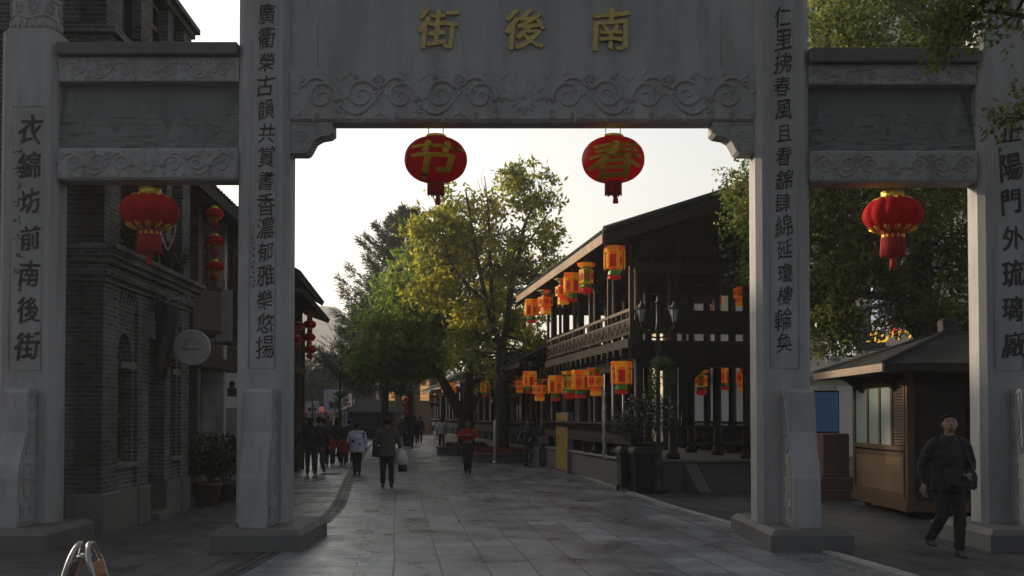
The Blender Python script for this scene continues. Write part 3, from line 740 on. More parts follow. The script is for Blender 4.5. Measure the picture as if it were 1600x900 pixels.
# ------------------------------------------------------------------ brick building on the left
A = thing('brick_building', 'tall grey brick building with arched windows and stepped cornices behind the left pillar', 'building', (-5.80, 14.5, 0), R(2))
LEN = 4.35
w = MB()
PIERS = [(0, .62), (1.52, 2.06), (2.92, 3.22), (3.86, LEN)]
BAYS = [(.62, 1.52), (2.06, 2.92), (3.22, 3.86)]
D = .20
w.box(-5, -D - .25, .02, LEN - .02, .0, 9.2)                          # core
for a, b in PIERS: w.box(-D - .26, 0, a, b, .60, 3.62)
for i, (a, b) in enumerate(BAYS):
    if i != 1: w.box(-D - .26, -.06, a, b, .60, .93)
    else: w.box(-D - .26, -.06, a, b, 2.98, 3.3)
    n = 10; cy = (a + b) / 2; r_ = (b - a) / 2 - .12                    # arched head
    zA = 2.55 if i != 1 else 3.3
    if i != 1:
        pts = [(a, zA), (a + .12, zA)] + [(cy - r_ * math.cos(PI * q / n), zA + r_ * 1.25 * math.sin(PI * q / n)) for q in range(1, n)] + [(b - .12, zA), (b, zA), (b, 3.3), (a, 3.3)]
        # two halves, to keep the outline simple
        half = [(a, zA), (a + .12, zA)] + [(cy - r_ * math.cos(PI * q / n), zA + r_ * 1.25 * math.sin(PI * q / n)) for q in range(1, n // 2 + 1)] + [(cy, 3.3), (a, 3.3)]
        w.prism(half, 'x', -D - .26, -.06); w.prism([(2 * cy - y_, z_) for y_, z_ in half][::-1], 'x', -D - .26, -.06)
        w.box(-D - .26, -.06, a, a + .12, .93, zA); w.box(-D - .26, -.06, b - .12, b, .93, zA)
    w.box(-D - .26, -.05, a, b, 3.3, 3.62)
    nd = 6
    for q in range(nd):                                              # corbel teeth
        y0 = a + (b - a) * (q + .2) / nd
        for lv in range(3): w.box(-.06, -.045 + .02 * lv, y0, y0 + (b - a) / nd * .55, 3.34 + .085 * lv, 3.42 + .085 * lv)
def bands(mb, z0, steps, h):
    for i, o in enumerate(steps):
        mb.box(-5.05, o, -o, LEN + o * .6, z0 + i * h, z0 + (i + 1) * h - .004)
bands(w, 3.62, [.03, .09, .06, .14, .20, .26], .085)
for a, b in PIERS: w.box(-D - .26, .0, a, b, 4.14, 6.9)
w.box(-D - .26, -.05, 0, LEN, 6.55, 6.9)
bands(w, 6.9, [.05, .12, .20], .11)
for a, b in PIERS: w.box(-D - .26, .0, a, b, 7.23, 8.7)
bands(w, 8.70, [.06, .14], .10)
w.box(-1.4, .10, 3.30, LEN - .05, 8.905, 8.93, .0); w.box(-.9, .02, 0, 2.7, 8.905, 11.5)
for q in range(26):                                                  # dentils below the top cornice on the end wall
    w.box(-5 + q * .19, -5 + q * .19 + .09, -.06, .0, 6.80, 6.895)
w.box(-D - .26, .0, 0, .02, .60, 9.2); w.box(-5, -D - .2, -.003, .03, .60, 9.2)
w.build('wall', M['brick'], A)
for a, b in PIERS: p = MB(); p.box(-.5, .05, a - (.03 if a == 0 else -.01), b + .01, 0, .60, .015); p.build('plinth', M['plinth'], A)
for i in (0, 2): p = MB(); p.box(-.5, .02, BAYS[i][0] + .012, BAYS[i][1] - .012, 0, .598); p.build('plinth', M['plinth'], A)
p = MB(); p.box(-5, -.502, -.03, .3, 0, .6)
p.build('plinth', M['plinth'], A)
for i in (0, 2):
    a, b = BAYS[i]
    s_ = MB(); s_.box(-.2, .03, a - .02, b + .02, .93, 1.0); s2 = MB(); s2.box(-.22, .015, a + .1, b - .1, 2.42, 2.52)
    wi = MB(); wi.box(-.27, -.2, a + .12, a + .18, 1.0, 2.42); wi.box(-.27, -.2, b - .18, b - .12, 1.0, 2.42); wi.box(-.268, -.205, a + .12, b - .12, 1.0, 1.06); wi.box(-.268, -.205, a + .12, b - .12, 1.68, 1.73)
    wo = wi.build('window', M['wood_mid'], A); s_.build('sill', M['plinth'], wo); s2.build('transom', M['plinth'], wo)
    gl = MB(); gl.box(-.29, -.25, a + .05, b - .05, 1.0, 3.25); gl.build('pane', M['glass'], wo)
dr = MB(); a, b = BAYS[1]; dr.box(-.42, -.36, a + .02, b - .02, .12, 2.4); dr.box(-.40, -.33, a + .02, a + .1, .12, 2.97); dr.box(-.40, -.33, b - .1, b - .02, .12, 2.97); dr.box(-.40, -.34, a + .1, b - .1, 2.3, 2.42)
do = dr.build('door', M['wood_dark'], A)
st = MB(); st.box(-.5, .18, a + .02, b - .02, 0, .12); st.build('door_step', M['plinth'], A)
for i, (a, b) in enumerate(BAYS):
    for z0, z1 in ((4.35, 6.5), (7.3, 8.65)):
        wi = MB()
        for y0, y1 in ((a, a + .07), (b - .07, b), ((a + b) / 2 - .03, (a + b) / 2 + .03)): wi.box(-.22, -.14, y0, y1, z0, z1)
        for z in (z0, z0 + (z1 - z0) * .68, z1 - .07): wi.box(-.218, -.145, a, b, z, z + .07)
        wo = wi.build('window', M['wood_mid'] if i else M['wood_dark'], A)
        gl = MB(); gl.box(-.26, -.20, a, b, z0, z1); gl.build('pane', M['glass'], wo)
# plants set out on the cornice
M['leaf_dark'] = leafmat('dark pot plant leaves', [(.008, .018, .007), (.018, .034, .010), (.032, .05, .014)], .25, 2.0)
def leaf_cloud(name, m, parent, centers, n, L, Wd, seed, droop=.2, origin=(0, 0, 0)):
    """n leaf blades spread through the given ellipsoids (x,y,z,rx,ry,rz)"""
    g = np.random.default_rng(seed); cs = np.array(centers, float)
    vol = cs[:, 3] * cs[:, 4] * cs[:, 5]; pr = vol ** .75; pr /= pr.sum()
    idx = g.choice(len(cs), n, p=pr); d = g.normal(size=(n, 3)); d /= np.linalg.norm(d, axis=1)[:, None]
    rad = g.uniform(.35, 1, n) ** .5
    P = cs[idx, :3] + d * rad[:, None] * cs[idx, 3:6]
    return blades(name, m, parent, P - np.array(origin), g, L, Wd, droop)
def blades(name, m, parent, P, g, L, Wd, droop=.2, axis=None):
    n = len(P); a = g.normal(size=(n, 3)); a[:, 2] -= droop
    if axis is not None: a = axis + .45 * a
    a /= np.linalg.norm(a, axis=1)[:, None]
    b = np.cross(a, g.normal(size=(n, 3)) + np.array([0, 0, 1.2])); b /= np.linalg.norm(b, axis=1)[:, None] + 1e-9
    l = (L * g.uniform(.6, 1.25, n))[:, None]; w_ = (Wd * g.uniform(.7, 1.2, n))[:, None]
    nn = np.cross(a, b)
    V = np.empty((n, 4, 3)); V[:, 0] = P; V[:, 1] = P + a * l * .45 + b * w_ * .5 + nn * w_ * .15; V[:, 2] = P + a * l - nn * l * .10; V[:, 3] = P + a * l * .45 - b * w_ * .5 + nn * w_ * .15
    me = bpy.data.meshes.new(name); me.vertices.add(4 * n); me.vertices.foreach_set('co', V.reshape(-1).astype(np.float32))
    me.loops.add(4 * n); me.loops.foreach_set('vertex_index', np.arange(4 * n, dtype=np.int32))
    me.polygons.add(n); me.polygons.foreach_set('loop_start', np.arange(0, 4 * n, 4, dtype=np.int32)); me.polygons.foreach_set('loop_total', np.full(n, 4, np.int32))
    me.update(calc_edges=True); me.validate()
    return link_mesh(name, me, m, parent)
def pot_plant(name, label, loc, pr, ph, crown, n, L, Wd, seed, m='leaf_dark', group=None, pot='clay', cat='potted plant'):
    t = thing(name, label, cat, loc, 0, group)
    b = MB(); b.lathe([(pr * .72, 0), (pr * .9, ph * .8), (pr, ph * .82), (pr, ph), (pr * .85, ph), (pr * .82, ph * .9), (.01, ph * .9)], (0, 0, 0), 18); b.build('pot', M[pot], t)
    s_ = MB(); r = random.Random(seed)
    for i in range(7):
        c = r.choice(crown); s_.tube([(r.uniform(-.3, .3) * pr, r.uniform(-.3, .3) * pr, ph * .88), (c[0] * .5, c[1] * .5, (ph + c[2]) / 2), (c[0] + r.uniform(-.5, .5) * c[3], c[1], c[2] + r.uniform(-.2, .5) * c[5])], [.012, .009, .004], 5)
    s_.build('stem', M['bark'], t); leaf_cloud('leaves', M[m], t, crown, n, L, Wd, seed)
    return t
def onA(x, y, z): return Matrix.Rotation(R(2), 4, 'Z') @ Vector((x, y, z)) + Vector((-5.80, 14.5, 0))
for i, (y_, lab) in enumerate(((1.0, 'small dark pot plant on the brick cornice beside the lobed lantern'), (2.75, 'bushy pot plant on the brick cornice nearer the lantern string'), (3.35, 'small square-potted plant at the far end of the brick cornice'))):
    pot_plant('pot_plant', lab, onA(.08, y_, 4.135), .11, .18, [(0, 0, .32, .16, .28, .18)], 260, .10, .035, 40 + i, group='pot plants on the brick cornice')
# pale loop of light tubing on the cornice
lp = MB(); c = onA(.28, 2.05, 4.75)
pts = [(c.x + .10 * math.sin(a) + .03 * math.sin(2 * a), c.y + .05 * math.sin(a), c.z + .30 * math.cos(a) - .05) for a in np.linspace(.3, 2 * PI - .1, 26)]
lp.tube(pts, .012, 6); lp.tube([pts[-1], (c.x - .14, c.y, c.z - .1), (c.x - .17, c.y, c.z + .0), (c.x - .12, c.y - .02, 4.14)], .012, 6)
o = lp.build('wire_loop', plain('pale tubing', (.55, .48, .40), .5)); tag(o, 'pale loop of thin tubing standing on the brick cornice', 'tubing')
# dark cloth shop banner on a scroll bracket
bn = thing('hanging_banner', 'dark hanging shop banner on an iron scroll bracket over the brick doorway', 'banner', onA(0, 2.2, 2.5))
b = MB(); n = 8
top = [( -.0 + .62 * i / n, -.05 + .05 * math.sin(i), 1.08 - .03 * i / n) for i in range(n + 1)]
rows = []
for j in range(9):
    rows.append([(.03 + .12 * (j / 8) ** 1.5 * (i / n - .2) * -1 + (.40 - .12 * j / 8) * i / n, .04 * math.sin(i * .9 + j * .5) + .03 * j / 8, 1.06 - 1.30 * j / 8 - .06 * i / n * (8 - j) / 8) for i in range(n + 1)])
b.loft(rows, False, False); m_ = b.mesh('cloth'); o = link_mesh('cloth', m_, cloth('charcoal banner', (.028, .03, .032)), bn)
sd = o.modifiers.new('t', 'SOLIDIFY'); sd.thickness = .012
k_ = MB()
for i in range(6): scribble(k_, .20, .45 - .12 * i, -.06, .08, .10, 60 + i, 4)
k_.build('worn_lettering', plain('faded bronze paint', (.10, .06, .03)), bn)
ir = MB(); ir.tube([(-.0, 0, 1.12), (.50, 0, 1.12)], .014, 6); ir.tube([(.75 - .10 * (1 - i / 16) * 1, 0, 1.12) if False else (.53 + .12 * math.cos(a) * (1 - i / 24), 0, 1.12 - .12 * math.sin(a) * (1 - i / 24)) for i, a in enumerate(np.linspace(PI, -PI * 1.2, 20))], .011, 6)
ir.tube([(0, 0, .9), (.2, 0, 1.05), (.3, 0, 1.12)], .010, 6); ir.build('bracket', M['wire'], bn)
# round white shop sign
p0 = at(300, 543, 17.6)
sg = thing('round_shop_sign', 'round white double-sided shop sign sticking out from the brick wall', 'sign', p0, R(8))
b = MB(); rr_ = .31
b.lathe([(rr_ - .015, -.05), (rr_, -.035), (rr_, .035), (rr_ - .015, .05)], (0, 0, 0), 40); b.xf(Matrix.Rotation(R(90), 4, 'X')); b.build('sign_board', plain('greyed sign white', (.34, .35, .36), .5, var=.1), sg)
b = MB()
for i in range(7): scribble(b, -.10 + .033 * i, .12, -.055, .03, .04, 80 + i, 3, .003)
for i in range(2): scribble(b, -.08 + .16 * i, .07, -.055, .07, .07, 180 + i, 6, .003)
cur = [(-.15 + .3 * i / 40, -.056, -.03 + .035 * math.sin(i * .9) * (1 if i < 12 else .5) + .01 * math.sin(i * .3)) for i in range(41)]; b.tube(cur, .006, 5)
for i in range(8): scribble(b, -.13 + .036 * i, -.15, -.055, .03, .03, 90 + i, 3, .003)
b.build('faded_lettering', plain('faded grey print', (.10, .10, .11)), sg)
b = MB(); b.tube([(-.30, 0, .08), (-.62, .1, .08)], .012, 6); b.tube([(-.30, 0, -.08), (-.62, .1, -.08)], .012, 6); b.build('bracket', M['metal'], sg)

# ------------------------------------------------------------------ timber shop next along
def tiled_slope(mb, x0, z0, x1, z1, y0, y1, th=.10, pitch=.24, rad=.055):
    """roof slab from eave (x0,z0) up to (x1,z1), running y0..y1, with round cover tiles"""
    mb.prism([(x0, z0), (x1, z1), (x1, z1 + th), (x0, z0 + th)], 'y', y0, y1)
    n = int((y1 - y0) / pitch); sx = math.copysign(1, x1 - x0)
    for i in range(n + 1):
        y = y0 + .04 + (y1 - y0 - .08) * i / n
        mb.tube([(x0 - sx * .03, y, z0 + th + .01), (x1, y, z1 + th + .01)], rad, 6)
B_ = thing('timber_shop', 'dark timber shop with louvred upper windows and a tiled eave next to the brick building', 'shop', (-6.45, 19.0, 0), R(3))
b = MB(); b.box(-5, -.5, 0, 7.4, 0, 6.35); b.build('wall', M['wood_dark'], B_)
b = MB(); tiled_slope(b, .62, 6.10, -2.8, 7.6, -.1, 7.5); b.prism([(.6, 6.0), (.62, 6.1), (-.5, 6.55), (-.5, 6.35)], 'y', -.08, 7.45); b.build('roof', M['tile'], B_)
b = MB()
for i in range(18): b.bar((.56, .1 + .42 * i, 6.04), (-.6, .1 + .42 * i, 6.5), .07, .09)
b.build('rafter', M['wood_mid'], B_)
for y0 in (.02, 2.4, 4.8, 7.1):
    b = MB(); b.box(-.5, .0, y0, y0 + .28, 0, 6.3); b.build('pier', M['brick_trim'] if y0 < 3 else M['plaster'], B_)
for y0 in (.35, 2.75, 5.15):
    b = MB()
    for z in np.arange(3.6, 5.7, .11): b.bar((-.22, y0, z), (-.22, y0 + 1.9, z), .02, .09, (.5, 0, 1))
    for yy in (y0, y0 + .63, y0 + 1.26, y0 + 1.9): b.box(-.30, -.16, yy - .03, yy + .03, 3.5, 5.75)
    b.build('louvred_window', M['wood_mid'], B_)
b = MB(); b.box(-.5, -.05, .3, 7.1, 3.0, 3.35); b.box(-.5, .10, .3, 7.1, 2.75, 3.0); b.build('beam', M['wood_dark'], B_)
b = MB(); b.box(-.5, -.3, .4, 1.2, 0, 2.7); b.build('wall_panel', M['plaster'], B_)
b = MB(); b.box(-.48, -.1, .30, .34, .9, 2.6); b.build('red_strip', plain('red painted strip', (.30, .03, .02)), B_)
def onB(x, y, z): return Matrix.Rotation(R(3), 4, 'Z') @ Vector((x, y, z)) + Vector((-6.45, 19.0, 0))
t = thing('hanging_signboard', 'grey hanging shop signboard with rows of faded yellowish writing, beside the lantern string', 'signboard', at(350, 492, 20.3), R(20))
b = MB(); b.box(-.16, .16, -.04, .04, -.52, .50, .01); b.build('board', plain('grey signboard paint', (.17, .175, .18), .6), t)
b = MB(); 
for i in range(3):
    for j in range(5): scribble(b, -.09 + .09 * i, .14 - .085 * j, -.045, .05, .055, 300 + i * 9 + j, 4, .003)
b.build('faded_lettering', plain('faded yellow lettering', (.34, .28, .15)), t)
b = MB(); b.tube([(0, 0, .5), (0, 0, .7)], .01, 5); b.build('hanger', M['metal'], t); b = MB(); b.box(-.2, .2, -.06, .06, -.60, -.53); b.build('lower_rail', M['metal'], t)
t = thing('shop_board', 'plain brown timber board mounted under the shop beam beside the brick corner', 'signboard', at(322, 482, 19.4), R(60))
b = MB(); b.box(-.35, .35, -.03, .03, -.42, .36, .012); b.build('board', M['wood_mid'], t)
for z_ in (.365, -.48): b = MB(); b.box(-.37, .37, -.04, .04, z_, z_ + .055); b.build('rail', M['wood_dark'], t)
t = thing('notice_board', 'small white notice board with a dark figure hung low beside the left main pillar', 'notice', at(363, 610, 20.0), R(5))
b = MB(); b.box(-.13, .13, -.02, .02, -.34, .34); b.build('board', M['white'], t)
b = MB(); b.ball((0, -.03, .12), .06, .012, .07); b.box(-.09, .09, -.03, -.022, -.12, .05, .003); b.build('printed_figure', M['dark'], t)
# string of three lobed lanterns on the shop front
def small_lobed(label, p, w, group): 
    o = dup(L1, p, rnd.uniform(0, 1), label, group); o.scale = (w / .80,) * 3; return o
for i, (py, lab) in enumerate(((334, 'topmost small lobed lantern of the string on the timber shop'), (377, 'middle small lobed lantern of the string on the timber shop'), (417, 'lowest small lobed lantern of the string on the timber shop'))):
    small_lobed(lab, at(335, py, 19.6), .36, 'string of small lanterns on the timber shop')
# shrubs in pots at the shop foot
pot_plant('pot_shrub', 'dark bushy shrub in a clay pot in front of the timber shop', (at(325, 650, 19.4).x, 19.4, .01), .28, .45, [(0, 0, .95, .42, .42, .42), (.2, 0, .8, .3, .3, .3)], 1300, .11, .045, 51, group='shrubs in front of the timber shop')
pot_plant('pot_shrub', 'second dark shrub tucked between the clay pot and the left main pillar', (at(356, 650, 20.6).x, 20.6, .01), .28, .4, [(0, 0, .9, .4, .4, .45), (-.2, 0, .75, .3, .3, .3)], 1300, .11, .045, 52, group='shrubs in front of the timber shop')

# tiled house farther along the left side
C_ = thing('tiled_house', 'dark house with double tiled eaves peeping out beyond the left main pillar', 'house', (-6.15, 26.6, 0), R(5.6))
b = MB(); b.box(-5, 0, 0, 6.6, 0, 5.6); b.build('wall', M['wood_dark'], C_)
b = MB(); tiled_slope(b, .62, 5.30, -2.6, 7.2, -.3, 6.9); b.build('roof', M['tile'], C_)
b = MB(); tiled_slope(b, .78, 4.78, -.0, 5.05, -.3, 7.3, .08); b.build('lower_eave', M['tile'], C_)
b = MB(); b.box(-9, -3.4, 6.7, 33, 0, 7.6); b.build('sun_block_wing', M['brick'], C_)  # unseen block added to keep low sun off the street
b = MB(); b.box(-15, -7, 33.01, 62, 0, 7.6); b.build('far_sun_block', M['brick'], C_)  # second unseen block, added farther on against stray sun
b = MB(); b.prism([(-9.5, 7.5), (-6.2, 9.4), (-2.9, 7.5)], 'y', 6.3, 33.4); b.build('sun_block_roof', M['tile'], C_)  # unseen roof topping the added sun block
b = MB()
for i in range(5): b.box(-.02, .10, .1 + 1.55 * i, .26 + 1.55 * i, 0, 4.7)
b.box(0, .12, 0, 6.6, 3.0, 3.2); b.build('post', M['wood_mid'], C_)
for i, (px_, py_, nm) in enumerate(((484, 487, 'topmost'), (484, 507, 'second'), (483, 527, 'third'), (484, 546, 'lowest'))):
    small_lobed(nm + ' red lantern of the near string under the tiled house eave', at(px_, py_, 31.0), .40, 'lantern strings under the tiled house eave')
for i, (px_, py_, nm) in enumerate(((466, 510, 'upper'), (464, 531, 'lower'))):
    small_lobed(nm + ' red lantern close to the pillar edge on the tiled house', at(px_, py_, 29.6), .34, 'lantern strings under the tiled house eave')

# ------------------------------------------------------------------ timber pavilion on the right
PA = math.atan(.155); PV0 = Vector((2.86, 23.75, 0))
P_ = thing('timber_pavilion', 'two-storey dark timber pavilion with a carved balcony and tiled gable roof', 'pavilion', PV0, PA)
def onP(x, y, z): return Matrix.Rotation(PA, 4, 'Z') @ Vector((x, y, z)) + PV0
def inP(v): return Matrix.Rotation(-PA, 4, 'Z') @ (Vector(v) - PV0)
PL = 10.2; FH = .64
b = MB(); b.box(-.12, 4.3, -.45, PL + .2, 0, FH, .02); b.build('platform', stone('platform stone', (.095, .092, .085), .5), P_)
b = MB(); b.box(-.18, 4.35, -.50, PL + .25, FH + .002, FH + .06, .01); b.build('platform_coping', stone('coping stone', (.17, .165, .155), .4), P_)
b = MB()
for i in range(3): b.box(1.35, 3.4, -.50 - .30 * (3 - i), -.47, .003, .16 * (i + 1))
b.prism([(-.47, FH), (-1.5, .05), (-1.5, 0), (-.47, 0)], 'x', 1.0, 1.3); b.build('step', stone('step stone', (.10, .097, .09), .4), P_)
def post(x, y, z0, z1, r=.11, m='wood_dark', sq=False):
    b = MB()
    if sq: b.box(x - r, x + r, y - r, y + r, z0, z1)
    else: b.lathe([(r * 1.5, z0), (r * 1.5, z0 + .10), (r, z0 + .16), (r * .96, z1)], (x, y, 0), 14)
    return b.build('post', M[m], P_)
bay = [0, 2.05, 4.1, 6.15, 8.2, PL]
for y in bay:
    post(.10, y + .05, FH + .06, 5.62); post(.92, y + .05, FH + .06, 5.85); post(2.75, y + .05, FH + .06, 6.2); post(3.95, y + .05, FH + .06, 5.85)
post(2.3, PL, FH, 5.9); post(2.0, .06, 3.0, 6.0, .09)
for y in bay:                                                        # slim outer balcony posts
    b = MB(); b.box(-.14, -.06, y - .04, y + .04, 3.05, 5.70); b.build('balcony_post', M['wood_mid'], P_)
b = MB()                                                             # floor and its beams
b.box(-.12, 4.15, -.02, PL + .1, 3.30, 3.42); b.box(-.20, -.02, -.1, PL + .15, 3.28, 3.5, .008)
b.build('balcony_floor', M['wood_mid'], P_)
b = MB()
for i in range(18): b.box(-.32, .4, .1 + i * .6, .24 + i * .6, 3.1, 3.275)
b.box(.0, .2, 0, PL, 2.82, 3.08); b.box(.0, 4.1, -.08, .12, 2.84, 3.05)
b.build('floor_beam', M['wood_dark'], P_)
for q in range(5):                                                   # carved balustrade, one per bay
    y0, y1 = bay[q] + .05, bay[q + 1] - .05
    b = MB(); b.box(-.13, -.07, y0, y1, 4.14, 4.21); b.box(-.135, -.065, y0, y1, 3.93, 3.98); b.box(-.135, -.065, y0, y1, 3.60, 3.645)
    n = 4
    for i in range(n + 1):
        y = y0 + (y1 - y0) * i / n; b.box(-.13, -.07, max(y0, y - .02), min(y1, y + .02), 3.5, 3.93)
        if i < n: b.box(-.125, -.075, y + (y1 - y0) / n * .5 - .02, y + (y1 - y0) / n * .5 + .02, 3.98, 4.14)
    o = b.build('balustrade', M['wood_mid'], P_)
    b = MB()
    for i in range(n):
        ya = y0 + (y1 - y0) * (i + .04) / n; yb = y0 + (y1 - y0) * (i + .96) / n; yc = (ya + yb) / 2
        b.box(-.112, -.09, ya, yb, 3.645, 3.93)
        for sc in (1, .55):
            b.tube([(-.116, yc + sc * .15 * math.cos(a), 3.787 + sc * .115 * math.sin(a)) for a in np.linspace(0, 2 * PI, 17)], .014, 5)
        for a in np.linspace(0, PI, 5)[:-1]: b.bar((-.115, yc - .14 * math.cos(a), 3.787 - .105 * math.sin(a)), (-.115, yc + .14 * math.cos(a), 3.787 + .105 * math.sin(a)), .012, .012, (1, 0, 0))
    b.build('carved_panel', M['wood_mid'], o)
b = MB()                                                             # boarded parapet on the near end
for x0, x1 in ((.0, .86), (.98, 1.95), (2.05, 2.65), (2.85, 3.85)):
    b.box(x0, x1, -.03, .02, 3.62, 4.10); b.box(x0, x1, -.06, .05, 4.10, 4.17); b.box(x0 + .08, x1 - .08, -.045, .03, 3.70, 3.74); b.box(x0 + .08, x1 - .08, -.045, .03, 3.98, 4.02)
    b.box(x0, x1, -.05, .03, 3.42, 3.46)
b.build('parapet', M['wood_dark'], P_)
b = MB(); b.box(-.1, 4.1, -.1, .1, 3.04, 3.40); b.box(-.12, 4.1, -.12, -.1, 3.24, 3.30); b.build('end_beam', M['wood_dark'], P_)
for x in (.98, 2.75):
    if x > 1: continue
    for sg_ in (1,): b = MB(); b.prism([(x + sg_ * .08, 2.84), (x + sg_ * .75, 2.84), (x + sg_ * .62, 2.72), (x + sg_ * .3, 2.45), (x + sg_ * .14, 1.9), (x + sg_ * .08, 1.3)], 'y', -.02, .05); b.build('brace', M['wood_dark'], P_)
for (xa, ya, xb, yb) in ((-.02, -.35, -.02, PL), (.2, -.85, 4.2, -.85), (4.15, -.3, 4.15, PL)):   # leaning bench rails round the platform
    if xa == .2: continue
    b = MB(); L_ = ((xb - xa) ** 2 + (yb - ya) ** 2) ** .5; n = int(L_ / .16)
    b.box(xa + .06, xa + .10, ya, yb, FH + .065, 1.028); b.box(xa - .19, xa - .165, ya, yb, 1.10, 1.40)
    b.bar((xa, ya, 1.06), (xb, yb, 1.06), .36, .06); b.bar((xa - .26, ya, 1.52), (xb - .26, yb, 1.52), .07, .06)
    for i in range(n + 1):
        y = ya + (yb - ya) * i / n
        b.tube([(xa - .10, y, 1.06), (xa - .17, y, 1.22), (xa - .2, y, 1.36), (xa - .26, y, 1.52)], .018, 5)
        if i % 8 == 0: b.box(xa - .1, xa + .1, y - .04, y + .04, FH + .06, 1.03)
    b.build('bench_rail', M['wood_dark'], P_)
b = MB(); b.bar((1.0, .05, 1.06), (3.9, .05, 1.06), .36, .06); b.bar((1.0, -.15, 1.45), (3.9, -.15, 1.45), .06, .06)
for i in range(17): b.tube([(1.0 + i * .18, -.08, 1.06), (1.0 + i * .18, -.13, 1.25), (1.0 + i * .18, -.15, 1.45)], .016, 5)
b.build('bench_rail', M['wood_dark'], P_)
# roof
EX, EZ, RX, RZ = -.98, 5.66, 2.30, 6.74; REX, REZ = 4.55, 5.995; Y0, Y1 = -1.0, PL + .9
b = MB(); tiled_slope(b, EX, EZ, RX, RZ, Y0, Y1, .13, .23); tiled_slope(b, REX, REZ, RX, RZ, Y0, Y1, .13, .23)
b.tube([(RX, Y0 - .05, RZ + .19), (RX, Y1 + .05, RZ + .19)], .13, 8); b.bar((RX, Y0, RZ + .1), (RX, Y1, RZ + .1), .2, .2)
for y in (Y0, Y1): b.tube([(EX, y, EZ + .17), (RX, y, RZ + .19)], .085, 8); b.tube([(REX, y, REZ + .17), (RX, y, RZ + .19)], .085, 8)
b.build('roof', M['tile'], P_)
for y, dy in ((Y0, -.05), (Y1, .05)):
    b = MB()
    for sx in (1, -1):
        ex, ez_ = (EX, EZ) if sx == 1 else (REX, REZ)
        b.prism([(ex, ez_ - .17), (RX, RZ - .17), (RX, RZ + .05), (ex, ez_ + .05)], 'y', min(y, y + dy), max(y, y + dy))
    b.build('barge_board', M['wood_dark'], P_)
b = MB(); b.box(EX - .045, EX - .005, Y0, Y1, EZ - .13, EZ + .08); b.build('eave_board', M['fascia'], P_)
b = MB()
for i in range(28):
    y = Y0 + .2 + i * .42
    b.bar((EX + .02, y, EZ - .05), (RX, y, RZ - .05), .07, .10); b.bar((REX - .02, y, REZ - .05), (RX, y, RZ - .05), .07, .10)
b.build('rafter', M['wood_dark'], P_)
for ya, yb in ((.02, .08), (PL - .05, PL + .02)): b = MB(); b.prism([(.1, 5.5), (3.95, 5.5), (3.95, 5.98), (RX, 6.55), (.1, 5.86)], 'y', ya, yb); b.build('gable_board', M['wood_dark'], P_)
b = MB()
for x in (.10, .92, 2.75, 3.95): b.box(x - .09, x + .09, -.5, PL + .4, 5.36, 5.58)
for y in bay: b.box(0, 4.1, y - .08, y + .08, 5.05, 5.3)
b.build('tie_beam', M['wood_dark'], P_)

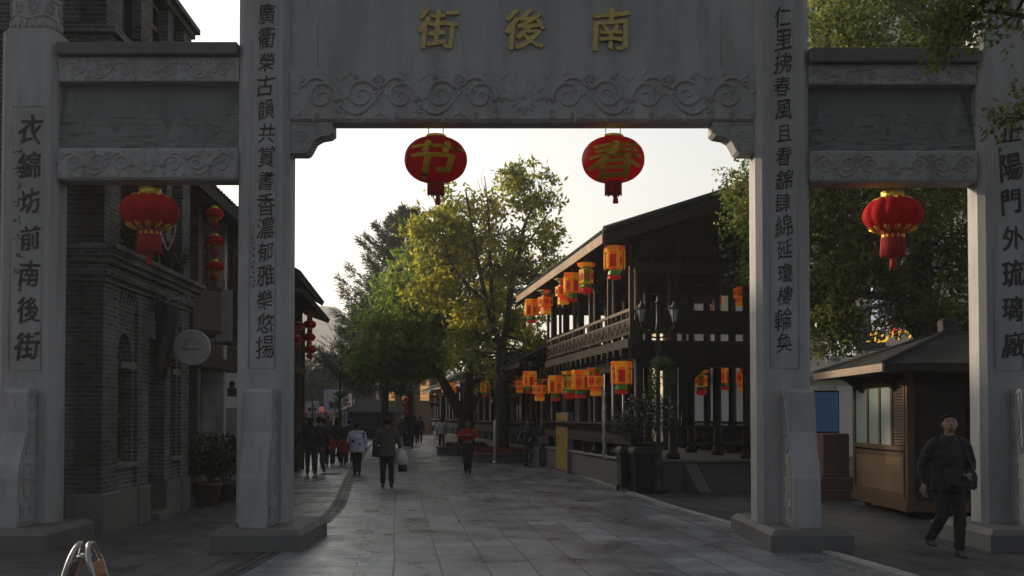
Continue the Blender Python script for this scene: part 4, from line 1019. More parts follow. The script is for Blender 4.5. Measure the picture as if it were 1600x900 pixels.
# hexagonal paper lanterns
def palace(kind):
    """kinds: a crown of plain yellow bands with streamers; b upturned crown with framed panels; c slim green-panelled"""
    t = thing('palace_lantern', 'x', 'lantern')
    H6 = R(30) + .25
    def hexr(prof): b = MB(); b.lathe(prof, (0, 0, 0), 6, False, rot=H6); return b
    if kind == 'a':
        b = hexr([(.25, -.14), (.265, -.02), (.25, 0), (.05, 0), (.05, -.10), (.22, -.14)]); b.build('crown', M['yellow'], t)
        b = hexr([(.05, -.1), (.13, -.16), (.20, -.19), (.20, -.52), (.13, -.56), (.05, -.56)]); body = b.build('lantern_body', M['orange'], t)
        b = hexr([(.10, -.56), (.15, -.60), (.16, -.68), (.10, -.70)]); b.build('foot', M['lgreen'], t)
        b = hexr([(.12, -.70), (.17, -.72), (.16, -.78), (.08, -.80)]); b.build('foot_ring', M['lred'], t)
    elif kind == 'b':
        b = hexr([(.05, -.13), (.12, -.11), (.19, -.03), (.26, .0), (.25, .02), (.16, -.02), (.05, -.05)]); b.build('crown', M['lgreen'], t)
        b = hexr([(.06, -.12), (.14, -.15), (.155, -.2), (.05, -.2)]); b.build('neck', M['lred'], t)
        b = hexr([(.06, -.2), (.23, -.21), (.22, -.47), (.06, -.48)]); body = b.build('lantern_body', M['orange'], t)
        b = hexr([(.10, -.48), (.16, -.52), (.17, -.60), (.10, -.60)]); b.build('foot', M['orange'], t)
        b = hexr([(.11, -.60), (.17, -.62), (.165, -.72), (.06, -.72)]); b.build('foot_ring', M['yellow'], t)
    else:
        b = hexr([(.20, -.09), (.23, -.01), (.21, 0), (.04, 0), (.04, -.06)]); b.build('crown', M['yellow'], t)
        b = hexr([(.05, -.06), (.10, -.11), (.12, -.14), (.05, -.14)]); b.build('neck', M['lgreen'], t)
        b = hexr([(.05, -.14), (.18, -.17), (.15, -.48), (.05, -.50)]); body = b.build('lantern_body', M['yellow'], t)
        b = hexr([(.08, -.50), (.15, -.55), (.17, -.58), (.08, -.59)]); b.build('foot', M['lgreen'], t)
        b = hexr([(.10, -.59), (.17, -.62), (.15, -.68), (.11, -.74), (.04, -.76)]); b.build('foot_ring', M['lred'], t)
    body.data.materials.append(M[{'a': 'lred', 'b': 'yellow', 'c': 'lgreen'}[kind]])
    for f in body.data.polygons:
        if abs(f.normal.z) < .5: f.material_index = int((math.atan2(f.center.y, f.center.x) - H6) % (2 * PI) / (PI / 3)) % 2
    cr = [ch for ch in t.children if ch.name.startswith('crown')][0]; cr.data.materials.append(M['orange'])
    for f in cr.data.polygons:
        if abs(f.normal.z) < .9: f.material_index = (int((math.atan2(f.center.y, f.center.x) - H6) % (2 * PI) / (PI / 3)) + 1) % 2
    fr = MB(); mo = MB(); rb = {'a': .20, 'b': .225, 'c': .165}[kind]; z0, z1 = {'a': (-.52, -.19), 'b': (-.47, -.21), 'c': (-.48, -.17)}[kind]
    for i in range(6):
        a = H6 + 2 * PI * i / 6; p = (rb * math.cos(a), rb * math.sin(a))
        fr.tube([(*p, z0), (*p, z1)], .012, 5)
        a2 = H6 + 2 * PI * (i + 1) / 6; q = (rb * math.cos(a2), rb * math.sin(a2))
        for z in (z0, z1): fr.tube([(*p, z), (*q, z)], .010, 5)
        am = (a + a2) / 2; ap = rb * math.cos(R(30)) + .004; c_ = Vector((ap * math.cos(am), ap * math.sin(am), (z0 + z1) / 2)); u = Vector((-math.sin(am), math.cos(am), 0))
        for rr2 in (.075, .035): mo.tube([c_ + u * rr2 * math.cos(t_) + Vector((0, 0, rr2 * 1.15 * math.sin(t_))) for t_ in np.linspace(0, 2 * PI, 13)], .010, 5)
        mo.tube([c_ + u * .05 + Vector((0, 0, .05)), c_ - u * .05 - Vector((0, 0, .05))], .009, 5)
    fr.build('frame', M['yellow'], body); mo.build('motif', M['lred'], body)
    if kind == 'a':
        s_ = MB()
        for i in range(6):
            a = H6 + 2 * PI * i / 6
            for da in (-.09, .09):
                p = (.245 * math.cos(a + da), .245 * math.sin(a + da)); s_.tube([(*p, -.10), (*p, -.50), (p[0] * .96, p[1] * .96, -.58)], [.014, .018, .004], 5)
        s_.build('streamer', M['yellow'], t)
    h = MB(); h.tube([(0, 0, -.05), (0, 0, .34)], .006, 5); h.build('hanger', M['wire'], t)
    return t
PROTO = {q: None for q in 'abc'}
def hang(kind, px, py, Y, sc, label, group, rz):
    v = at(px, py, Y)
    if PROTO[kind] is None: PROTO[kind] = palace(kind); o = PROTO[kind]; o.location = v; o.rotation_euler.z = rz
    else: o = dup(PROTO[kind], v, rz)
    o['label'] = label; o['group'] = group; o.scale = (sc * .94,) * 3
ordn = ['nearest', 'second', 'third', 'fourth', 'fifth', 'sixth', 'seventh', 'eighth']
desc = {'a': 'orange lantern with yellow streamers', 'b': 'framed lantern with green crown and yellow foot', 'c': 'slim yellow lantern with red foot'}
for i, (kd, px, py, Y) in enumerate((('a', 960, 385, 23.0), ('c', 916, 411, 25.0), ('a', 894, 427, 26.8), ('b', 880, 437, 28.0), ('b', 852, 455, 30.4), ('a', 831, 468, 32.4))):
    hang(kd, px, py, Y, 1.0 if kd != 'c' else 1.08, f'{desc[kd]}, {ordn[i]} along the upper balcony eave', 'paper lanterns along the balcony eave', i * .37)
for i, (kd, px, py, Y) in enumerate((('a', 971, 565, 23.5), ('b', 931, 576, 25.6), ('a', 907, 578, 27.0), ('c', 890, 580, 28.2), ('a', 868, 587, 30.2), ('b', 843, 593, 32.5), ('a', 828, 580, 34.2))):
    hang(kd, px, py, Y, 1.0 if kd != 'c' else 1.08, f'{desc[kd]}, {ordn[i]} in the row under the balcony floor', 'paper lanterns under the balcony floor', i * .41 + .2)
for i, (kd, px, py, Y, lab) in enumerate((('c', 1096, 578, 27.0, 'slim lantern with green neck seen in the lower opening between the end posts'), ('b', 1163, 572, 26.0, 'framed lantern in the lower opening close to the right main pillar'), ('a', 1133, 572, 30.2, 'small streamer lantern between two posts deep in the lower opening'),
        ('b', 1158, 440, 27.0, 'framed lantern on the upper storey close to the right main pillar'), ('a', 1118, 452, 31.0, 'streamer lantern deep inside the upper storey'))):
    hang(kd, px, py, Y, .95, lab, 'paper lanterns inside the pavilion', i * .3)

# ------------------------------------------------------------------ long gallery beyond the pavilion
GA = thing('covered_gallery', 'long low timber gallery with tiled roof and pale wall panels running down the street', 'gallery', (1.05, 35.0, 0), math.atan(.165))
GL = 42.0
b = MB(); b.box(-.1, 2.2, 0, GL, 0, .6, .02); b.build('platform', M['plinth'], GA)
b = MB(); tiled_slope(b, -.85, 3.45, 1.1, 4.45, -.3, GL, .1, .26); tiled_slope(b, 3.05, 3.45, 1.1, 4.45, -.3, GL, .1, .26); b.tube([(1.1, -.3, 4.6), (1.1, GL, 4.6)], .12, 8); b.build('roof', M['tile'], GA)
b = MB(); b.box(-.87, -.83, -.3, GL, 3.36, 3.52); b.build('eave_board', M['wood_dark'], GA)
n = 21
for i in range(n):
    y = .1 + i * 2.05; b = MB(); b.lathe([(.13, .6), (.13, .7), (.095, .74), (.095, 3.5)], (.05, y, 0), 10); b.build('post', M['wood_dark'], GA)
b = MB(); b.box(-.02, .12, 0, GL, 3.1, 3.4); b.build('beam', M['wood_dark'], GA)
b = MB(); b.box(2.0, 2.15, 0, GL, .6, 3.5); b.build('back_wall', M['plaster'], GA)
b = MB()
for i in range(46): b.box(1.90, 1.99, .1 + i * .9, .32 + i * .9, .6, 3.4)
b.box(1.88, 1.995, 0, GL, .6, 1.25); b.box(1.88, 1.995, 0, GL, 2.75, 3.45); b.build('wall_framing', M['wood_dark'], GA)
b = MB(); b.box(.03, .08, 0, GL, .605, .988); b.box(-.2, -.175, 0, GL, 1.06, 1.36); b.bar((-.02, 0, 1.02), (-.02, GL, 1.02), .34, .06); b.bar((-.24, 0, 1.46), (-.24, GL, 1.46), .07, .06)
for i in range(int(GL / .22)): b.tube([(-.10, .1 + i * .22, 1.02), (-.2, .1 + i * .22, 1.3), (-.24, .1 + i * .22, 1.46)], .02, 5)
b.build('bench_rail', M['wood_dark'], GA)
# ------------------------------------------------------------------ shops behind the trees on the right
SH_ = thing('shop_building', 'pale cream shop building with roller shutters and bright signs behind the pavilion and trees', 'shop building', (6.3, 42, 0))
b = MB(); b.box(0, 24, 0, 9, 0, 7.2); b.build('wall', M['cream'], SH_)
b = MB(); b.box(-.2, 24.2, -.25, 9.2, 7.2, 7.5); b.box(-.1, 24.1, -.5, -.01, 3.3, 3.5); b.build('cornice', M['plaster'], SH_)
sh = plain('pale roller shutter', (.70, .66, .56), .5, .1, .08)
for i in range(7):
    x0 = .4 + 3.3 * i; b = MB()
    for q in range(26): b.bar((x0, -.06, .12 + q * .11), (x0 + 2.5, -.06, .12 + q * .11), .05, .095)
    b.build('roller_shutter', sh, SH_)
    if i > 0:
        b = MB(); b.box(x0 + .3, x0 + 2.1, -.06, -.01, 4.3, 6.3); wo = b.build('window', M['white'], SH_); b = MB(); b.box(x0 + .38, x0 + 2.02, -.09, -.063, 4.38, 6.22); b.build('pane', M['glass'], wo)
def sign(name, label, v, w_, h_, base, letters, lm, rz=0, cat='sign'):
    t = thing(name, label, cat, v, rz)
    b = MB(); b.box(-w_ / 2, w_ / 2, -.06, .06, -h_ / 2, h_ / 2, .01); b.build('board', base, t)
    b = MB(); glyph_bm(b, letters, .01, 0, 1, -.071); b.build('lettering', lm, t); return t
sign('white_letter_sign', 'dark shop sign with white capital letters DNCE above the kiosk eave edge', at(1316, 543, 39), .86, .74, M['dark'], [('DNCE', 0, -.02, .82, .46)], emit('lit white lettering', (.62, .58, .46), .22))
sign('striped_board', 'small pale striped board under the white capital letters', at(1306, 562, 38.5), .75, .28, M['white'], [('≡≡', 0, 0, .3, 1)], M['dark'])
sign('purple_letter_sign', 'large white billboard with a purple character seen through the tree', at(1400, 478, 39.5), 1.9, 1.9, emit('pale lit billboard', (.60, .57, .62), .30), [('申', -.35, .0, 1.3, .7)], plain('purple lettering', (.13, .07, .38), .5))
for i, (px, py, ch) in enumerate(((1358, 528, '小'), (1380, 535, '吃'), (1394, 530, '年'), (1411, 520, '火'))): pass
ys_ = thing('yellow_letter_sign', 'row of glowing yellow brush strokes leaning above the kiosk roof', 'sign', at(1385, 528, 36))
b = MB(); r = random.Random(5)
for i in range(6):
    cx = -.62 + .27 * i; cz = -.06 + .03 * i
    for q in range(5):
        p_ = Vector((cx + r.uniform(-.1, .1), -.02, cz + r.uniform(-.16, .16))); an = r.uniform(.2, 1.5); L_ = r.uniform(.08, .2)
        b.tube([p_, p_ + Vector((L_ * .5 * math.cos(an), 0, L_ * .5 * math.sin(an))), p_ + Vector((L_ * .8 * math.cos(an), 0, L_ * math.sin(an)))], [.032, .026, .012], 6)
b.build('brush_stroke', emit('glowing yellow tube', (.85, .48, .03), .45), ys_)
b = MB(); b.box(-.85, .95, .05, .10, -.34, -.28); b.box(-.8, -.76, .05, .1, -.28, .2); b.box(.86, .9, .05, .1, -.28, .3); b.build('support_frame', M['metal'], ys_)
for i, (px, py, Y, lab) in enumerate(((1399, 512, 35.5, 'red spiky firework light above the yellow strokes'), (1514, 505, 30.0, 'red spiky firework light at the edge of the right outer pillar'))):
    t = thing('firework_light', lab, 'light decoration', at(px, py, Y), 0, 'red firework lights'); b = MB(); r = random.Random(i)
    for q in range(26):
        d = Vector((r.gauss(0, 1), r.gauss(0, .5), r.gauss(0, 1))).normalized(); b.tube([d * .03, d * r.uniform(.18, .30)], [.016, .007], 5)
    b.build('ray', emit('glowing red tube', (.8, .04, .03), .45), t); b = MB(); b.ball((0, 0, 0), .05); b.build('hub', M['metal'], t)
BB = thing('blue_shutter_booth', 'bright blue ribbed booth front seen between the right main pillar and the kiosk', 'booth', (8.9, 30, 0))
b = MB(); b.box(0, .7, .05, 1.5, .0, 2.45); b.build('wall', M['wood_dark'], BB)
b = MB()
for i in range(16): b.bar((.0, .02, 1.28 + i * .072), (.66, .02, 1.28 + i * .072), .04, .066)
b.build('blue_shutter', M['blue'], BB); b = MB()
for i in range(10): b.bar((.0, .02, .12 + i * .11), (.66, .02, .12 + i * .11), .04, .06)
b.build('louvre', M['plaster'], BB)
TW = thing('white_tower_block', 'tall white tower block with upright ribs rising behind the right-hand trees', 'tower block', (17.4, 62, 0))
b = MB(); b.box(0, 18, 0, 12, 0, 34); b.build('wall', M['white'], TW)
for i in range(10):
    b = MB(); b.box(.3 + i * 1.8, .75 + i * 1.8, -.4, -.003, .5, 33.6); b.build('rib', M['white'], TW)
for i in range(4):
    for j in range(10): b = MB(); b.box(.95 + i * 1.8, 1.95 + i * 1.8, -.05, -.004, 1.2 + j * 3.2, 3.2 + j * 3.2); b.build('window', M['glass'], TW)

# ------------------------------------------------------------------ kiosk
KX, KY = 6.50, 16.85
KI = thing('wooden_kiosk', 'small brown wooden kiosk with frosted side windows and a hipped slate roof on castors', 'kiosk', (KX, KY, 0), R(-1))
KW, KD = 2.5, 2.85
b = MB(); b.box(.03, KW - .03, .03, KD - .03, .30, 2.42); b.build('wall', M['wood_dark'], KI)
b = MB(); b.box(-.04, KW + .04, -.04, KD + .04, .12, .24, .01); b.box(-.02, KW + .02, -.02, KD + .02, .242, .30, .01); b.build('base_frame', M['wood_warm'], KI)
b = MB()
for x, y in ((0, 0), (KW - .12, 0), (0, KD - .12), (KW - .12, KD - .12)): b.box(x, x + .12, y, y + .12, .302, 2.42)
b.build('corner_post', M['wood_warm'], KI)
# side facing the street
b = MB()
for z0, z1 in ((1.12, 1.20), (2.20, 2.32), (.302, .40), (1.02, 1.08)): b.box(-.015, .03, .12, KD - .12, z0, z1)
ws = [.14, .72, 1.32, 1.96, 2.70]
for y in ws: b.box(-.012, .03, y - .045, y + .045, 1.2, 2.2)
b.box(-.02, .03, .12, .18, .40, 1.02); b.box(-.02, .03, KD - .18, KD - .12, .40, 1.02)
b.build('side_framing', M['wood_warm'], KI)
b = MB(); b.box(.005, .028, .18, KD - .18, .40, 1.02); o = b.build('side_panel', wood('light board panel', (.16, .105, .062), .5, .35), KI)
for i in range(4):
    y0, y1 = ws[i] + .05, ws[i + 1] - .05
    if i == 0:
        b = MB()
        for q in range(20): b.bar((.012, y0, 1.23 + q * .048), (.012, y1, 1.23 + q * .048), .012, .04, (.6, 0, 1))
        b.build('louvre', M['wood_mid'], KI)
    else:
        b = MB(); b.box(.004, .026, y0, y1, 1.2, 2.2); b.build('window_pane', M['frost'], KI)
# front, its shade put into darker timber
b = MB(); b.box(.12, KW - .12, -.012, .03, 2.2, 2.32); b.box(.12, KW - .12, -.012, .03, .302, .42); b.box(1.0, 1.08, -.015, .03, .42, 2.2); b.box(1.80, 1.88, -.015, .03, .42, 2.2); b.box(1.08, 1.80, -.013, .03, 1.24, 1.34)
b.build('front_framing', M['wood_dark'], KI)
b = MB(); b.box(1.10, 1.78, .0, .028, 1.36, 2.16); b.build('dark_window', plain('dim window', (.045, .045, .043), .3), KI)
b = MB(); b.box(1.08, 1.80, .0, .028, .42, 1.23); b.build('door', M['wood_red'], KI)
b = MB(); b.box(1.12, 1.15, -.05, .0, 1.0, 1.16); b.build('handle', M['chrome'], KI)
b = MB()
for x in (.2, KW - .2):
    for y in (.25, KD - .25): b.lathe([(.02, -.035), (.09, -.03), (.095, 0), (.09, .03), (.02, .035)], (0, 0, 0), 14); 
b = None
for x in (.2, KW - .2):
    for y in (.25, KD - .25):
        b = MB(); b.lathe([(.02, -.035), (.075, -.03), (.08, 0), (.075, .03), (.02, .035)], (0, 0, 0), 14); b.xf(Matrix.Translation((x, y, .08)) @ Matrix.Rotation(R(90), 4, 'X')); b.box(x - .03, x + .03, y - .06, y - .04, .06, .12); b.build('castor', M['metal'], KI)
ov = .58; ez = 2.46; apx = (KW / 2, KD / 2, 3.22)
b = MB(); ring = [(-ov, -ov), (KW + ov, -ov), (KW + ov, KD + ov), (-ov, KD + ov)]
for i in range(4):
    p_, q_ = ring[i], ring[(i + 1) % 4]; b.face([(*p_, ez + .085), (*q_, ez + .085), apx])
b.face([(*p_, ez + .08) for p_ in ring]); rf_ = b.build('roof', M['shingle'], KI, recalc=True)
b = MB()
for p_ in ring: b.tube([(*p_, ez + .10), (apx[0], apx[1], apx[2] + .01)], .035, 6)
b.box(apx[0] - .13, apx[0] + .13, apx[1] - .13, apx[1] + .13, apx[2] - .03, apx[2] + .20, .02); b.build('roof_hip', M['tile'], KI)
for xq in (-ov, KW + ov): b = MB(); b.box(xq - .02, xq + .02, -ov, KD + ov, ez - .05, ez + .08); b.build('eave_board', plain('sunlit brown eave board', (.20, .15, .115), .6, 0, .25, 4, stretch=(1, 6, 6)), KI)  # sunlit look put into the side boards' colour; front ones kept dark
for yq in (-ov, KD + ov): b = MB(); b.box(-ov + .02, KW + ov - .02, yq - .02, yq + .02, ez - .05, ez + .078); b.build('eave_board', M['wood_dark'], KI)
b = MB(); b.box(-ov + .03, KW + ov - .03, -ov + .03, KD + ov - .03, 2.42, 2.45)
for (x0, x1, y0, y1) in ((-.3, .0, .5, .58), (-.3, 0, 2.2, 2.28)): b.prism([(0, 2.42), (-.42, 2.42), (0, 2.12)], 'y', y0, y1)
b.build('soffit', M['wood_dark'], KI)
PD = thing('stone_pedestal', 'reddish stone pedestal on a stepped base beside the kiosk', 'pedestal', (6.62, 21.2, 0))
b = MB(); b.box(-.27, .27, -.27, .27, .46, 1.34, .015); b.build('shaft', stone('reddish granite', (.16, .10, .085), .4), PD)
b = MB(); b.box(-.42, .42, -.42, .42, .22, .457, .02); b.box(-.52, .52, -.52, .52, 0, .218, .02); b.build('stepped_base', stone('brown granite', (.15, .095, .075), .4), PD)
BK = thing('covered_cart', 'dark cart with a rounded cover parked between the right main pillar and the pedestal', 'cart', (6.35, 23.4, 0))
b = MB(); b.prism([(-.5, .5), (.35, .5), (.38, 1.2), (.2, 1.52), (-.1, 1.62), (-.4, 1.45), (-.52, 1.1)], 'y', -.5, .5); b.build('cover', cloth('black tarpaulin', (.014, .014, .015)), BK)
b = MB(); b.box(-.5, .4, -.5, .5, .32, .497)
b.build('bed', M['wood_red'], BK)
for x in (-.35, .28):
    for y in (-.52, .52):
        b = MB(); b.lathe([(.03, -.03), (.2, -.03), (.22, 0), (.2, .03), (.03, .03)], (0, 0, 0), 16); b.xf(Matrix.Translation((x, y, .225)) @ Matrix.Rotation(R(90), 4, 'X')); b.build('wheel', M['metal'], BK)

# ------------------------------------------------------------------ street furniture
def street_lamp(label, v, H, arms, sc=1.0):
    t = thing('street_lamp', label, 'street lamp', v)
    b = MB(); b.lathe([(.17, 0), (.17, .10), (.13, .16), (.12, .55), (.15, .60), (.09, .68), (.07, .9), (.05, 1.0), (.045, H - .6), (.06, H - .55), (.04, H - .45), (.035, H)], (0, 0, 0), 12); b.build('pole', M['metal'], t)
    pos = [(-arms, H - .42), (arms, H - .42)] if arms else [(0, H)]
    if arms:
        b = MB()
        for s_ in (-1, 1):
            b.tube([(0, 0, H - .75), (s_ * arms * .4, 0, H - .72), (s_ * arms * .8, 0, H - .58), (s_ * arms, 0, H - .50), (s_ * arms, 0, H - .42)], .02, 6)
            b.tube([(s_ * arms * .45 + .09 * math.cos(a) * (1 - i / 20), 0, H - .60 + .09 * math.sin(a) * (1 - i / 20)) for i, a in enumerate(np.linspace(-1.5, 5.5, 18))], .012, 5)
        b.build('scroll_arm', M['metal'], t)
    if arms: b = MB(); b.lathe([(.03, H), (.05, H + .05), (.02, H + .1), (.03, H + .14), (.002, H + .2)], (0, 0, 0), 10); b.build('finial', M['metal'], t)
    for x, z in pos:
        b = MB(); b.lathe([(.03, z), (.06, z + .02), (.055, z + .03)], (x, 0, 0), 6, False); b.lathe([(.11, z + .30), (.135, z + .315), (.095, z + .35), (.05, z + .42), (.03, z + .45), (.002, z + .50)], (x, 0, 0), 6, False)
        for i in range(6):
            a = PI / 3 * i; b.tube([(x + .058 * math.cos(a), .058 * math.sin(a), z + .025), (x + .108 * math.cos(a), .108 * math.sin(a), z + .31)], .008, 4)
        o = b.build('lamp_head', M['metal'], t)
        b = MB(); b.lathe([(.05, z + .03), (.10, z + .30)], (x, 0, 0), 6, False); b.build('lamp_glass', M['lampglass'], o)
    return t
LPp = (at(1023, 650, 23.0).x, 22.45, .01)
street_lamp('black two-armed street lamp in front of the pavilion corner', LPp, 4.15, .36)
street_lamp('black single-headed street lamp standing behind the walkers on the left', (at(531, 650, 43).x, 43, 0), 3.55, 0)
street_lamp('smaller distant single-headed street lamp nearest the tiled house', (at(488, 650, 70).x, 70, 0), 3.2, 0)
M['leaf_bask'] = leafmat('basket plant leaves', [(.03, .07, .02), (.07, .13, .035), (.12, .17, .05)], .4, 3.0)
def basket(label, v, w_, h_, seed):
    t = thing('hanging_basket', label, 'hanging plant', v, 0, 'hanging plant baskets on lamp posts')
    b = MB(); b.lathe([(.02, -.10), (.12, -.06), (.16, .05), (.14, .05), (.02, 0)], (0, 0, 0), 14); b.tube([(.14, 0, .05), (0, 0, .35)], .006, 4); b.tube([(-.14, 0, .05), (0, 0, .35)], .006, 4); b.build('bowl', M['metal'], t)
    cs = [(0, 0, .08, w_ * .5, w_ * .5, .14)] + [(w_ * .42 * math.cos(a), w_ * .42 * math.sin(a), -h_ * f_ * .5, .07, .07, h_ * f_ * .5) for a, f_ in ((0, .8), (1, .6), (2.1, .95), (3.1, .9), (4.2, .7), (5.2, 1.0))]
    leaf_cloud('leaves', M['leaf_bask'], t, cs, 1500, .06, .035, seed, .8); return t
basket('trailing green plant basket hung on the two-armed lamp', (LPp[0] + .04, LPp[1] - .22, 2.78), .50, .75, 71)
basket('plant basket hung on the single-headed lamp behind the walkers', (at(535, 650, 43).x, 42.75, 2.55), .62, .8, 72)
b = MB(); b.tube([(LPp[0], LPp[1], 3.3), (LPp[0] + .02, LPp[1] - .15, 3.28), (LPp[0] + .04, LPp[1] - .22, 3.13)], .01, 5)
o = b.build('basket_hook', M['metal']); tag(o, 'short iron hook holding the trailing plant basket', 'hook')
def wheelie(label, v, w_, d_, h_, rz):
    t = thing('wheelie_bin', label, 'bin', v, rz, 'bins by the pavilion')
    b = MB(); a = w_ / 2; c = d_ / 2
    b.hexa([(-a * .8, -c * .8, .06), (a * .8, -c * .8, .06), (a * .8, c * .8, .06), (-a * .8, c * .8, .06), (-a, -c, h_ - .12), (a, -c, h_ - .12), (a, c, h_ - .12), (-a, c, h_ - .12)])
    for x in (-.5, 0, .5): b.bar((x * a * 1.6 * .8, -c * .8 - .003, .12), (x * a * 1.6, -c * .985 - .003, h_ - .2), .025, .02, (0, 1, 0))
    b.box(-a - .03, a + .03, -c - .03, c + .03, h_ - .17, h_ - .12, .008); b.build('body', M['binp'], t)
    b = MB(); b.loft([[(x, y, z) for x in (-a - .02, a + .02) for y in ()] or [(-a - .035, -c - .05, h_ - .117), (a + .035, -c - .05, h_ - .117), (a + .035, c + .04, h_ - .117), (-a - .035, c + .04, h_ - .117)], [(-a - .02, -c - .03, h_ - .05), (a + .02, -c - .03, h_ - .05), (a + .02, c + .03, h_ - .05), (-a - .02, c + .03, h_ - .05)], [(-a * .8, -c * .7, h_), (a * .8, -c * .7, h_), (a * .8, c * .8, h_), (-a * .8, c * .8, h_)]], True, True, False); b.tube([(-a * .8, c + .09, h_ - .12), (a * .8, c + .09, h_ - .12)], .018, 6); b.build('lid', M['binp'], t)
    for x in (-a * .8, a * .8):
        b = MB(); b.lathe([(.02, -.03), (.09, -.03), (.10, 0), (.09, .03), (.02, .03)], (0, 0, 0), 14); b.xf(Matrix.Translation((x, c * .85, .10)) @ Matrix.Rotation(R(90), 4, 'Y')); b.build('wheel', M['metal'], t)
wheelie('large dark green wheelie bin by the lamp post', (at(1003, 650, 22.7).x, 22.7, .01), .50, .50, 1.0, PA)
wheelie('narrower dark bin tucked behind the large wheelie bin', (at(978, 650, 23.1).x, 23.1, .01), .36, .42, 1.0, PA)
# planter shrub with pale blossom
M['leaf_blos'] = leafmat('grey green shrub leaves', [(.02, .04, .02), (.05, .07, .035), (.09, .11, .07)], .3, 2.5)
PS = pot_plant('flowering_shrub', 'grey green shrub with pale blossoms growing on the pavilion edge above the bins', onP(.32, -.2, FH + .05), .30, .42, [(-.25, 0, .95, .55, .45, .4), (.25, .1, 1.0, .45, .45, .42), (-.1, 0, 1.35, .4, .35, .3), (-.6, .3, .8, .35, .35, .3)], 2300, .085, .04, 55, 'leaf_blos', cat='shrub')
g_ = np.random.default_rng(9); leaf_cloud('blossom', cloth('pale blossom', (.55, .52, .50)), PS, [(-.3, -.3, 1.25, .45, .2, .3), (.2, -.3, 1.2, .4, .2, .3)], 80, .06, .05, 56)
pw = MB(); v = onP(-.35, 1.6, 0); pw.tube([(v.x, v.y, .6), (v.x, v.y, 2.35)], .03, 8)
for i in range(60): a = i * .6; 
pw.tube([(v.x + .036 * math.cos(i * .55), v.y + .036 * math.sin(i * .55), .65 + i * .028) for i in range(60)], .012, 5)
o = pw.build('wrapped_pole', M['white']); tag(o, 'slim white pole with a spiral wrap standing by the pavilion bench rail', 'pole')
# yellow banner box
YB = thing('banner_box', 'long yellow advertising box with dark red lettering and a purple end by the pavilion wall', 'advertising box', (at(887, 650, 30.2).x, 30.2, 0), PA)
b = MB(); b.box(0, .17, 0, 1.7, .06, 1.80, .01); b.box(.03, .14, .1, 1.6, 0, .06); b.build('box', M['purple'], YB)
b = MB(); b.box(-.012, -.002, .02, 1.68, .08, 1.78); yo = b.build('printed_panel', M['banner'], YB)
b = MB(); glyph_bm(b, [('春', -1.35, 1.45, .42), ('節', -1.35, .95, .42)], .003, .05, 3, -.016, bold=.05)
for i in range(5): scribble(b, -.6, 1.5 - .25 * i, -.016, .6, .16, 500 + i, 4)
b.xf(Matrix.Rotation(R(-90), 4, 'Z')); b.build('lettering', plain('dark red print', (.22, .05, .02)), yo)

